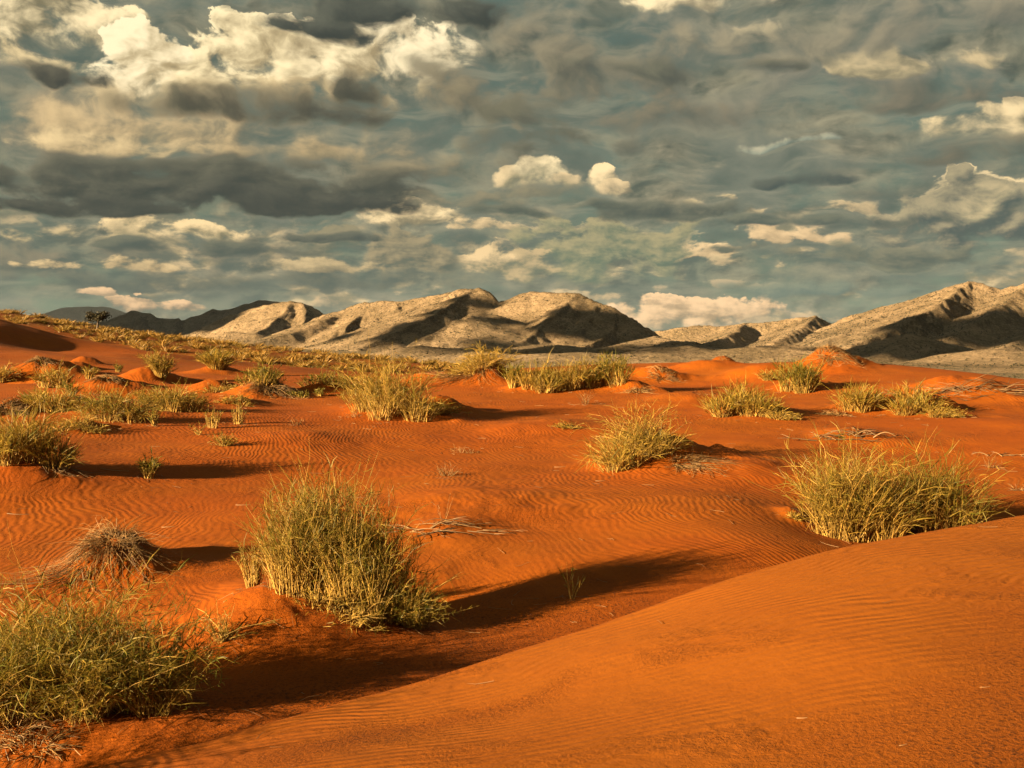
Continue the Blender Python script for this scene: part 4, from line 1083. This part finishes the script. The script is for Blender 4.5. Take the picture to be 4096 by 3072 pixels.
def branch_heap(name, cat, label, px, py, w_px, n, seed, D=None, thick=0.010, lift=0.05, dirx=None, arch=0.5, group=None):
    """dead branches lying over one another on the sand; each branch a piece"""
    rng = np.random.default_rng(seed)
    if D is None: x, y = hit(px, py)
    else:
        q = P(px, py, D); x, y = q[0], q[1]
    u = math.hypot(x, y) / F; W = w_px * u
    z = float(height(np.array([x]), np.array([y]))[0])
    root = empty(name, (x, y, z), label, cat, group)
    for i in range(n):
        L = W * rng.uniform(0.25, 0.6)
        a = (rng.normal() * 0.35 + (0 if rng.random() < 0.5 else math.pi)) if dirx is None else dirx + rng.normal() * 0.4
        sx, sy = rng.uniform(-0.5, 0.5) * W * 0.8, rng.normal() * W * 0.07
        k = 7; t = np.linspace(0, 1, k)
        aa = a + np.cumsum(rng.normal(size=k) * 0.16)
        xs = sx + np.cumsum(np.cos(aa)) * L / k; ys = sy + np.cumsum(np.sin(aa)) * L / k * 0.8
        zs = height(x + xs, y + ys) - z + thick * 0.5 + lift * rng.random() * np.sin(t * math.pi * rng.uniform(0.6, 1.0)) * (1 + arch)
        g = Geo(); r = thick * rng.uniform(0.5, 1.15)
        polyline_tube(g, np.stack([xs, ys, zs], 1), r, r * 0.3, rng, rng.uniform(0, 0.8), rng.random())
        for s in range(rng.integers(1, 4)):
            j = rng.integers(2, k - 1); b = np.array([xs[j], ys[j], zs[j]])
            d = np.array([math.cos(aa[j] + rng.choice([-0.7, 0.7])), math.sin(aa[j] + rng.choice([-0.7, 0.7])), rng.uniform(0, 0.5)])
            tt = np.linspace(0, 1, 4)[:, None]
            polyline_tube(g, b + d * tt * L * rng.uniform(0.15, 0.35) + np.array([0, 0, -0.02]) * tt ** 2, r * 0.5, r * 0.15, rng, rng.uniform(0, 0.8), rng.random(), 4)
        link('branch', g.mesh('branch'), MAT_WOOD, root)
    return root

def stick(px, py, len_px, ang, label, seed, r=0.004, pale=0.0, name='dry_stick', bend=0.1):
    rng = np.random.default_rng(seed)
    x, y = hit(px, py); u = math.hypot(x, y) / F; L = len_px * u
    k = 6; t = np.linspace(-0.5, 0.5, k)
    xs = t * L * math.cos(ang); ys = t * L * math.sin(ang) + bend * L * (t * t * 4 - 1)
    z = float(height(np.array([x]), np.array([y]))[0])
    zs = height(x + xs, y + ys) - z + r * 0.4
    g = Geo(); polyline_tube(g, np.stack([xs, ys, zs], 1), r, r * 0.6, rng, pale, 0.9, 5)
    o = link(name, g.mesh(name), MAT_WOOD)
    o.location = (x, y, z); tag(o, label, 'stick')

GT, BU, TW, DT = 'grass_tussock', 'bush', 'twiggy_plant', 'dead_tussock'
C1, C2, C3, C4 = 'grass tussock', 'bush', 'twiggy plant', 'dead tussock'
# ---- foreground
plant(GT, C1, 'largest tall yellow-green grass tussock on its own sand heap in the foreground', 336, 626, 150, 152, 'reed', 950, 1, D=8.75, clumps=17, depth=0.5, sprout=3, leafk=1.1)
plant(GT, C1, 'low green shrubby tuft at the right foot of the largest tussock', 416, 634, 44, 40, 'bush', 130, 2, D=8.7)
plant(GT, C1, 'drooping yellow green lobe on the right flank of the largest tussock', 398, 624, 52, 74, 'mid', 200, 15, D=8.8, clumps=3, wind=(0.22, -0.1))
plant(GT, C1, 'fan of straw canes leaning out at the front of the largest tussock', 330, 640, 84, 44, 'golden', 110, 14, D=8.45, clumps=3, wind=(0.25, -0.35))
plant(GT, C1, 'thin straw tuft at the left edge of the largest tussock', 254, 603, 34, 52, 'reed', 60, 3, D=8.9)
plant(GT, C1, 'small pale tuft on the slope left of the largest tussock', 222, 641, 22, 44, 'golden', 40, 4, sprout=2)
plant(BU, C2, 'tangled leafy green bush at the lower left edge', 36, 722, 164, 142, 'bush', 720, 5, D=6.55, clumps=9, sprout=2, leafk=1.3)
plant(BU, C2, 'darker green bush right of the tangled bush at the lower left', 142, 718, 84, 108, 'bush', 360, 6, D=6.65, clumps=4, sprout=2, leafk=1.3)
plant(BU, C2, 'straggly leafy bush just beyond the left edge, nearest the camera', -235, 752, 170, 165, 'bush', 340, 17, D=5.0, clumps=4, leafk=0.8)
plant(DT, C4, 'dry brown grass heap at the foot of the lower left bush', 14, 733, 80, 44, 'dead', 150, 7, D=6.25, clumps=2)
plant(GT, C1, 'tall green tussock with straw base behind the near dune crest at the right', 856, 534, 96, 122, 'mid', 680, 8, D=12.5, clumps=9, depth=0.6, sprout=2, hvar=0.55)
plant(BU, C2, 'dark green bushy clump joined to the tall tussock behind the near dune crest', 922, 527, 84, 98, 'mid', 460, 9, D=12.8, clumps=6, sprout=2, mats=(MAT_STEM, MAT_LEAF), greener=0.22)
plant(TW, C3, 'sparse straw twigs at the right end of the bushes behind the near crest', 975, 524, 22, 30, 'twig', 16, 10, D=13.2)
drape(DT, C4, 'brown collapsed dead tussock draped over a heap at the left', 114, 542, 140, 190, 11, crown=0.24, tuft=0.8, side=(-0.25, -0.3), gold=0.1, lift=0.10)
drape(DT, C4, 'flattened dead stalks trailing left from the collapsed dead tussock', 80, 566, 80, 90, 12, side=(-0.9, -0.4), crown=0.5, tuft=0.0)
plant('seedling', 'plant', 'single thin green seedling standing in the long tussock shadow', 572, 599, 14, 38, 'green', 9, 13, sprout=1)
# ---- middle ground
plant(GT, C1, 'golden windblown tussock on a heap right of the centre', 641, 458, 84, 64, 'golden', 420, 20, clumps=5, sprout=2, wind=(-0.1, 0))
drape(DT, C4, 'grey flattened stalks at the right foot of the golden windblown tussock', 682, 463, 60, 130, 21, side=(0.8, -0.5), crown=0.5, tuft=0.05)
plant(GT, C1, 'tall golden green tussock left of the centre with arching stems', 390, 414, 84, 72, 'mid', 460, 22, clumps=6, sprout=2)
plant(GT, C1, 'low sprawling tuft at the right foot of the tall golden green tussock', 436, 414, 46, 22, 'golden', 150, 23, wind=(0.4, 0))
plant(TW, C3, 'low reddish dry twigs at the left foot of the tall golden green tussock', 354, 417, 24, 8, 'twig', 26, 24)
plant(GT, C1, 'golden arching tussock crowning the bare red heap at the centre', 487, 362, 58, 28, 'golden', 300, 25, D=33.0, clumps=3)
drape(DT, C4, 'dead grass skirt on the left side of the red central heap', 478, 366, 66, 220, 26, D=32.8, side=(-0.7, -0.3), crown=0.4, tuft=0.05)
plant(GT, C1, 'green narrow tuft at the left end of the grass row', 514, 388, 20, 28, 'green', 90, 27)
plant(GT, C1, 'straw tuft second from the left end of the grass row', 534, 390, 38, 34, 'soft', 170, 28, clumps=2)
plant(GT, C1, 'straw tuft in the middle of the grass row', 556, 389, 36, 36, 'mid', 170, 29, clumps=2)
plant(GT, C1, 'pale straw clump left of the dark clump in the grass row', 580, 387, 42, 38, 'mid', 190, 30, clumps=2)
plant(GT, C1, 'dark green clump at the right end of the grass row', 606, 385, 38, 36, 'green', 230, 31, clumps=3)
plant(DT, C4, 'grey dead tuft right below the dark end of the grass row', 637, 392, 28, 15, 'dead', 80, 32)
plant(TW, C3, 'pinkish dead twig plant below the grass row', 586, 404, 22, 17, 'twig', 22, 33)
plant(TW, C3, 'fluffy straw tuft between the grass row and the golden tussock', 566, 428, 30, 11, 'golden', 70, 34)
plant(TW, C3, 'flat line of short twigs left of the centre of the sand', 463, 452, 34, 9, 'twig', 40, 35, clumps=3)
plant(TW, C3, 'small straw twig tuft with a bent stalk in the middle of the sand', 446, 476, 30, 16, 'twig', 34, 36, sprout=1)
plant(TW, C3, 'small dry tuft beside the tall tussock behind the near crest', 794, 518, 20, 9, 'golden', 30, 37)
# right side
plant(GT, C1, 'silvery green tussock left of the right cluster', 742, 416, 56, 38, 'soft', 330, 40, clumps=4, leafk=1.4)
plant(GT, C1, 'drooping straw tuft right of the silvery green tussock', 780, 419, 40, 16, 'golden', 130, 41, wind=(0.5, 0))
plant(GT, C1, 'dark green upright tussock below the red peak of sand', 797, 391, 40, 36, 'green', 250, 42, clumps=3)
plant(DT, C4, 'dry tuft left of the dark green upright tussock', 768, 380, 22, 16, 'golden', 70, 43)
drape(DT, C4, 'dead grass on the top of the red peak of sand', 829, 355, 50, 130, 44, crown=0.4, tuft=0.25, side=(0.2, 0.2))
plant(GT, C1, 'straw tussock between the silvery tussock and the rightmost tussock', 860, 411, 44, 32, 'soft', 240, 45, clumps=3)
plant(DT, C4, 'drooping dry tuft left of the straw tussock on the right', 836, 415, 32, 14, 'dead', 90, 46, wind=(-0.4, 0))
plant(GT, C1, 'rightmost straw tussock on the red slope', 911, 411, 44, 28, 'soft', 220, 47, clumps=3)
plant(GT, C1, 'straw stalks flopped down the slope right of the rightmost tussock', 940, 417, 44, 18, 'golden', 130, 48, wind=(0.6, -0.3))
branch_heap('dead_branches', 'dead branches', 'heap of dead grey branches on the rounded rise at the right edge', 965, 391, 110, 42, 50, thick=0.013, lift=0.16)
branch_heap('dead_branches', 'dead branches', 'dead branches lying on the slope above the tall right tussock', 848, 437, 86, 22, 51, thick=0.013, lift=0.10)
branch_heap('dead_branches', 'dead branches', 'line of pale dead stalks beside the largest tussock', 446, 527, 106, 24, 52, thick=0.008, lift=0.04)
branch_heap('dead_branches', 'dead branches', 'dark bits of dead branch near the right edge of the slope', 1003, 456, 40, 7, 53, thick=0.010, lift=0.06)
plant(TW, C3, 'few straight dry twigs on the slope near the right edge', 989, 468, 16, 20, 'twig', 12, 54)
plant(TW, C3, 'lone dry stalk at the right edge of the slope', 1017, 490, 8, 14, 'twig', 5, 55)
plant(TW, C3, 'tall single curving twig rising from the pale dead stalks', 445, 523, 12, 42, 'twig', 3, 56, sprout=1)
drape('dead_tussock', C4, 'dry wisps along the heap right of the grass row', 662, 375, 36, 80, 57, crown=0.6, tuft=0.3)
plant(TW, C3, 'dry wisps on the small peak of sand at the far crest', 722, 360, 14, 5, 'twig', 26, 58)
# left side
plant(GT, C1, 'pale green tussock at the left edge of the sand', 20, 466, 66, 56, 'soft', 420, 60, clumps=4, leafk=1.6)
drape(DT, C4, 'broken stalks at the right foot of the left edge tussock', 50, 464, 44, 60, 61, side=(0.7, -0.2), crown=0.5, tuft=0.1)
plant(GT, C1, 'small dark green tuft alone on the sand at the left', 149, 478, 22, 25, 'green', 100, 62)
plant(GT, C1, 'low leafy green tuft left of the middle with a long shadow', 224, 446, 22, 15, 'bush', 80, 63)
plant(GT, C1, 'forked straw tuft beside the upright green sprig', 213, 428, 24, 22, 'reed', 34, 64)
plant(GT, C1, 'upright green sprig beside the forked straw tuft', 238, 424, 20, 22, 'reed', 34, 65)
plant(TW, C3, 'tiny straw sprig lowest of the small group at the left', 199, 435, 9, 14, 'golden', 14, 66)
plant(GT, C1, 'slim green sprig at the left of the small group', 154, 426, 10, 19, 'green', 30, 67)
plant(TW, C3, 'small bare twig tuft right of the small group', 296, 425, 14, 10, 'twig', 14, 68)
plant(GT, C1, 'wide green and straw clump at the right of the left thicket', 172, 410, 62, 36, 'mid', 330, 70, clumps=5)
plant(GT, C1, 'leafy clump in the middle of the left thicket', 117, 418, 58, 38, 'bush', 260, 71, clumps=4)
plant(GT, C1, 'pale straw clump at the front of the left thicket', 80, 428, 44, 20, 'golden', 190, 72, clumps=3)
plant(GT, C1, 'soft grey green clump at the left of the thicket', 54, 411, 54, 26, 'soft', 280, 73, clumps=3)
drape(DT, C4, 'dark dead clump at the left edge behind the thicket', 8, 409, 44, 200, 74, crown=0.5, tuft=0.5, gold=-0.4)
plant(GT, C1, 'narrow strip of grass climbing the heap at the far left', 54, 388, 28, 24, 'soft', 150, 75, clumps=3)
plant(GT, C1, 'small green tuft below the strip of grass at the far left', 70, 395, 22, 14, 'green', 80, 76)
plant(GT, C1, 'dry tussock cut by the left edge of the picture', 2, 382, 20, 24, 'golden', 120, 77)
plant(GT, C1, 'tall column of grass on a heap with a dark hollow beside it', 160, 377, 22, 30, 'mid', 190, 78)
plant(GT, C1, 'round pale feathery tussock in front of the grassy rise', 217, 368, 38, 21, 'soft', 230, 79, leafk=1.5)
plant(GT, C1, 'small straw tuft left of the tall column of grass', 89, 379, 15, 15, 'soft', 60, 80)
plant(GT, C1, 'tiny green tuft halfway to the tall column of grass', 118, 372, 12, 10, 'green', 40, 81)
drape(DT, C4, 'dead tuft on the top of the left heap', 42, 361, 30, 110, 82, crown=0.4, tuft=0.4)
drape(DT, C4, 'dead grass draped on the heap in the left hollow', 108, 378, 36, 140, 83, crown=0.4, tuft=0.2)
drape(DT, C4, 'dark heap of dead stalks beside the red bank', 270, 386, 52, 300, 84, crown=0.45, tuft=0.15, side=(0.3, -0.4), lift=0.1, gold=-0.4)
plant(GT, C1, 'tall bright green grass behind the dark dead heap', 262, 382, 46, 22, 'green', 220, 85, clumps=4)
plant(GT, C1, 'low bright green tuft right of the dark dead heap', 299, 397, 20, 8, 'green', 70, 86, clumps=2)
plant(GT, C1, 'second low green tuft between the dead heap and the tall golden tussock', 320, 396, 15, 9, 'green', 50, 87)
plant(GT, C1, 'long band of green grass left of the tall golden green tussock', 332, 383, 58, 16, 'green', 220, 88, clumps=6)
plant(GT, C1, 'thin straw grass in front of the round pale tussock', 222, 391, 40, 12, 'golden', 110, 89, clumps=3)
plant(GT, C1, 'thin straw grass on the bank left of the dark dead heap', 236, 402, 38, 12, 'golden', 110, 90, clumps=3)
plant(TW, C3, 'burnt dark stem standing on the grassy rise', 267, 353, 6, 11, 'twig', 5, 91, mats=(MAT_SCRUB, MAT_SCRUB))
# loose sticks on the sand
for i, (px, py, l, a, pale, lab) in enumerate([
        (648, 449, 8, 0.2, 0.0, 'short pale curved stick on the sand left of the golden tussock'),
        (604, 437, 18, -0.5, 0.2, 'thin brown stick lying above the short pale curved stick'),
        (664, 452, 9, 0.0, 0.3, 'thin stick right of the short pale curved stick'),
        (560, 467, 12, 0.1, 0.2, 'thin stick on the sand right of the bent twig tuft'),
        (600, 481, 9, 0.0, 0.4, 'small stick below the golden tussock'),
        (500, 608, 26, -0.4, 0.2, 'pale stick at the edge of the long tussock shadow'),
        (540, 604, 14, 0.3, 0.4, 'thin stick between the seedling and the pale stick'),
        (802, 718, 10, -0.3, 0.2, 'tiny curled stick on the coarse sand of the near dune'),
        (903, 745, 9, 0.3, 0.1, 'white splinter on the near dune at the lower right'),
        (985, 687, 10, 0.1, 0.3, 'thin splinter near the right edge of the near dune'),
        (168, 527, 12, 0.1, 0.2, 'thin stick right of the collapsed dead tussock'),
        (44, 588, 16, 0.1, 0.1, 'pale stick left below the collapsed dead tussock'),
        (96, 590, 22, 0.3, 0.9, 'dark stick below the collapsed dead tussock'),
        (18, 514, 20, 0.0, 0.9, 'dark stick lying at the left edge of the sand'),
        (243, 505, 14, 0.1, 0.2, 'thin stick on the sand above the largest tussock'),
        (115, 470, 26, 0.1, 0.3, 'long thin stick left of the small dark green tuft'),
        (380, 664, 9, 0.9, 0.2, 'short splinter in the shade below the largest tussock'),
        (60, 737, 14, 0.2, 0.1, 'white stick on the sand under the lower left bush')]):
    stick(px, py, l, a, lab, 300 + i, r=0.0022 if py > 560 else 0.006, pale=pale)

def litter():
    """broken straw and bits of root blown over the sand, too many and small to count"""
    rng = np.random.default_rng(41); n = 420
    r = 5.5 + 26 * rng.random(n) ** 1.2; s = rng.uniform(-0.44, 0.44, n)
    k = (r > np.interp(s, CREST_S, CREST_R) + 0.6) | (rng.random(n) < 0.10)
    x, y = (r * np.sin(s))[k], (r * np.cos(s))[k]
    # most of it collects around the plants
    pl = np.array([(p[0], p[1], p[2]) for p in SPOTS if math.hypot(p[0], p[1]) < 32]); i = rng.integers(0, len(pl), 520)
    a = rng.uniform(0, 6.28, 520); d = pl[i, 2] * (0.45 + 0.5 * rng.random(520) ** 1.5)
    x = np.concatenate([x, pl[i, 0] + np.cos(a) * d]); y = np.concatenate([y, pl[i, 1] + np.sin(a) * d]); n = len(x)
    L = rng.uniform(0.04, 0.22, n); an = rng.uniform(0, 3.14, n); t = np.linspace(-0.5, 0.5, 4)[None]
    cur = rng.normal(size=(n, 1)) * 0.25
    xs = x[:, None] + L[:, None] * (np.cos(an)[:, None] * t - np.sin(an)[:, None] * cur * t * t)
    ys = y[:, None] + L[:, None] * (np.sin(an)[:, None] * t + np.cos(an)[:, None] * cur * t * t)
    zs = height(xs, ys) + 0.003 + 0.012 * rng.random((n, 4))
    dist = np.hypot(x, y)
    g = Geo(); tubes(g, np.stack([xs, ys, zs], -1), (0.0016 * np.maximum(1, dist / 9.0) ** 0.7)[:, None] * np.array([[1, 1, .8, .4]]), np.clip(rng.random((n, 1)) ** 2 + np.zeros((1, 4)), 0, 1), rng.random(n))
    o = link('straw_litter', g.mesh('straw_litter'), MAT_WOOD); o['kind'] = 'stuff'; o['label'] = 'broken straw scattered on the red sand around the tussocks'
litter()

# ---- the grassy rise: each tuft on it, nearest first
def ridge_tufts():
    rng = np.random.default_rng(77)
    protos = []
    for k in range(6):
        g = Geo(); n = 46
        rr = np.sqrt(rng.random(n)); th = rng.uniform(0, 2 * math.pi, n)
        p0 = np.stack([rr * np.cos(th) * 0.22, rr * np.sin(th) * 0.22, np.full(n, -0.05)], 1)
        d0 = np.stack([rr * np.cos(th) * 0.8 + rng.normal(size=n) * 0.2, rr * np.sin(th) * 0.8, np.ones(n)], 1)
        Pt = stem_paths(rng, p0, rng.uniform(0.4, 0.8, n), d0, 0.3, 0.15, 4)
        ribbons(g, Pt, 0.028 * np.array([1, 0.9, 0.7, 0.15])[None] * np.ones((n, 1)), np.clip((0.0 + 0.08 * k) + rng.normal(size=(n, 1)) * 0.15 + np.zeros((1, 4)), 0, 1), rng.random(n) * 0.7, rng)
        protos.append(g.mesh('tuft_blades'))
    for me in protos: me.materials.append(MAT_RISE)
    pts = []
    tries = 0
    while len(pts) < 300 and tries < 60:
        tries += 1
        r = rng.uniform(82, 190, 400) ; s = rng.uniform(-0.44, -0.02, 400)
        X, Y = r * np.sin(s), r * np.cos(s); Z = height(X, Y)
        for x, y, z in zip(X, Y, Z):
            d = np.array([x, y, z + 0.4 - EYE]); px = 512 + F * x / y; py = HORIZON - F * (z - EYE) / y
            if py > 378 or px < -10 or px > 470: continue
            hx, hy = hit(px, py, 30.0, 260.0)
            if abs(math.hypot(hx, hy) - math.hypot(x, y)) < 6 and len(pts) < 300: pts.append((x, y, z))
    for i, (x, y, z) in enumerate(pts):
        o = link('grass_tuft', protos[i % 6])
        o.location = (x, y, z); o.rotation_euler = (0, 0, rng.uniform(0, 6.28))
        s = rng.uniform(0.7, 1.7); o.scale = (s * 1.25, s * 1.25, s)
        tag(o, 'dry yellowish grass tuft dotted over the grassy rise at the left', 'grass tuft', 'grass tufts on the grassy rise')
    # and the cover between them that nobody could count
    g = Geo(); n = 5500
    r = 80 + 130 * rng.random(n) ** 1.1; s = rng.uniform(-0.46, 0.02, n)
    X, Y = r * np.sin(s), r * np.cos(s)
    keep = (fbm(X / 5.0, Y / 5.0, 55, 3) + 0.25 * rng.normal(size=n)) > -0.05
    X, Y = X[keep], Y[keep]; n = len(X); Z = height(X, Y)
    p0 = np.stack([X, Y, Z - 0.05], 1)
    d0 = np.stack([rng.normal(size=n) * 0.5, rng.normal(size=n) * 0.5, np.ones(n)], 1)
    Pt = stem_paths(rng, p0, rng.uniform(0.2, 0.5, n), d0, 0.3, 0.15, 3)
    ribbons(g, Pt, 0.05 * np.array([1, 0.9, 0.2])[None] * np.ones((n, 1)), np.clip(0.30 + 0.5 * (Z[:, None] < EYE - 1.2) + rng.normal(size=(n, 1)) * 0.25 + np.zeros((1, 3)), 0, 1), rng.random(n) * 0.6, rng)
    o = link('ground_cover', g.mesh('ground_cover'), MAT_RISE); o['kind'] = 'stuff'; o['label'] = 'short dry grass covering the rise'
ridge_tufts()

# ---- the lone tree on the rise
def lone_tree():
    rng = np.random.default_rng(5)
    x, y = hit(97, 330.5); u = math.hypot(x, y) / F; z = float(height(np.array([x]), np.array([y]))[0])
    H, W = 19 * u, 18 * u
    root = empty('acacia_tree', (x, y, z), 'lone small dark flat-crowned tree on the crest of the grassy rise', 'tree')
    g = Geo()
    fork = np.array([0.05 * W, 0, H * 0.40])
    polyline_tube(g, np.array([[0, 0, -0.1], [0.03 * W, 0.02, H * 0.2], fork]), 0.17, 0.12, rng, 0.9, 0.2, 7)
    tips = []
    for k in range(7):
        a = k * 0.9 + rng.random(); e = fork + np.array([math.cos(a) * W * 0.34, math.sin(a) * W * 0.34, H * rng.uniform(0.2, 0.38)])
        m = (fork + e) / 2 + np.array([0, 0, 0.12])
        polyline_tube(g, np.array([fork, m, e]), 0.075, 0.025, rng, 0.9, 0.2, 5); tips.append(e)
    link('trunk', g.mesh('trunk'), MAT_WOOD, root)
    g = Geo(); n = 1500
    c = np.array(tips)[rng.integers(0, len(tips), n)] + rng.normal(size=(n, 3)) * np.array([W * 0.12, W * 0.12, H * 0.075])
    d = unit(rng.normal(size=(n, 3)))
    Pt = c[:, None, :] + d[:, None, :] * np.linspace(-0.5, 0.5, 3)[None, :, None] * 0.22
    ribbons(g, Pt, 0.07 * np.array([0.5, 1, 0.3])[None] * np.ones((n, 1)), np.clip(0.6 + rng.normal(size=(n, 1)) * 0.3 + np.zeros((1, 3)), 0, 1), rng.random(n), rng)
    o = link('crown', g.mesh('crown'), MAT_SCRUB, root); o['kind'] = 'stuff'
lone_tree()

# ---- scrub dotted over hills and plain
def scrub():
    rng = np.random.default_rng(9)
    V0 = np.array([[1, 0, 0], [0.3, 0.95, 0.1], [-0.8, 0.6, 0], [-0.8, -0.6, 0.1], [0.3, -0.95, 0], [0.1, 0.05, 0.9]]) 
    F0 = np.array([[0, 1, 5], [1, 2, 5], [2, 3, 5], [3, 4, 5], [4, 0, 5]])
    pts = []; size = []
    for X, Y, Hh, name in HILL_GRIDS:
        if name == 'mesa': continue
        n = int(X.size * 0.42)
        i = rng.integers(0, X.shape[0] - 1, n); j = rng.integers(0, X.shape[1] - 1, n)
        a, b = rng.random(n), rng.random(n)
        x = X[i, j] + a * (X[0, 1] - X[0, 0]); yy = Y[i, j] + b * (Y[1, 0] - Y[0, 0])
        zz = (Hh[i, j] * (1 - a) * (1 - b) + Hh[i, j + 1] * a * (1 - b) + Hh[i + 1, j] * (1 - a) * b + Hh[i + 1, j + 1] * a * b)
        k = (np.abs(x / yy) < 0.5) & (zz > 1.5) & (fbm(x / 45, yy / 45, 66, 3) + 0.35 * rng.normal(size=n) > -0.1)
        pts.append(np.stack([x[k], yy[k], zz[k]], 1)); size.append(rng.uniform(0.6, 2.0, k.sum()) * (yy[k] / 2000.0) ** 0.5)
    n = 9000
    yy = 330 + 1000 * rng.random(n) ** 1.3; x = yy * rng.uniform(-0.1, 0.5, n)
    k = fbm(x / 30, yy / 30, 67, 3) + 0.4 * rng.normal(size=n) > -0.05
    x, yy = x[k], yy[k]; zz = height(x, yy)
    pts.append(np.stack([x, yy, zz], 1)); size.append(rng.uniform(0.35, 1.1, len(x)))
    pts = np.concatenate(pts); size = np.concatenate(size); n = len(pts)
    rot = rng.uniform(0, 6.28, n); c, s = np.cos(rot), np.sin(rot)
    v = np.repeat(V0[None], n, 0) * size[:, None, None] * rng.uniform(0.7, 1.3, (n, 6, 1))
    vx = v[..., 0] * c[:, None] - v[..., 1] * s[:, None]; vy = v[..., 0] * s[:, None] + v[..., 1] * c[:, None]
    V = np.stack([vx, vy, v[..., 2] - 0.1], -1) + pts[:, None, :]
    Fc = (F0[None] + (np.arange(n) * 6)[:, None, None]).reshape(-1, 3)
    tint = np.repeat(np.stack([rng.random(n), rng.random(n), np.zeros(n)], 1)[:, None], 6, 1).reshape(-1, 3)
    me = mesh_np('scrub', V.reshape(-1, 3), Fc, False, {'tint': tint})
    o = link('scrub', me, MAT_SCRUB); o['kind'] = 'stuff'; o['label'] = 'dark low scrub dotted over the hills and the gravel plain'
    print('scrub', n)
scrub()
print('TRIS', sum(len(o.data.polygons) * 2 for o in SC.objects if o.type == 'MESH'))

# ------------------------------------------------------------------ the air
def haze():
    m = bpy.data.materials.new('thin_haze'); m.use_nodes = True
    nt = m.node_tree; nt.nodes.clear()
    v = nt.nodes.new('ShaderNodeVolumePrincipled'); v.inputs['Color'].default_value = (0.72, 0.84, 1.0, 1.0)
    v.inputs['Density'].default_value = HAZE; v.inputs['Anisotropy'].default_value = 0.0
    o = nt.nodes.new('ShaderNodeOutputMaterial'); nt.links.new(v.outputs[0], o.inputs['Volume'])
    a, z0, z1 = 17500.0, -30.0, 620.0
    V = np.array([[x, y, z] for z in (z0, z1) for y in (-a, a) for x in (-a, a)])
    Fq = np.array([[0, 2, 3, 1], [4, 5, 7, 6], [0, 1, 5, 4], [2, 6, 7, 3], [0, 4, 6, 2], [1, 3, 7, 5]])
    ob = link('haze', mesh_np('haze', V, Fq, False), m); ob['kind'] = 'stuff'
HAZE = 0.45e-5
if HAZE: haze()
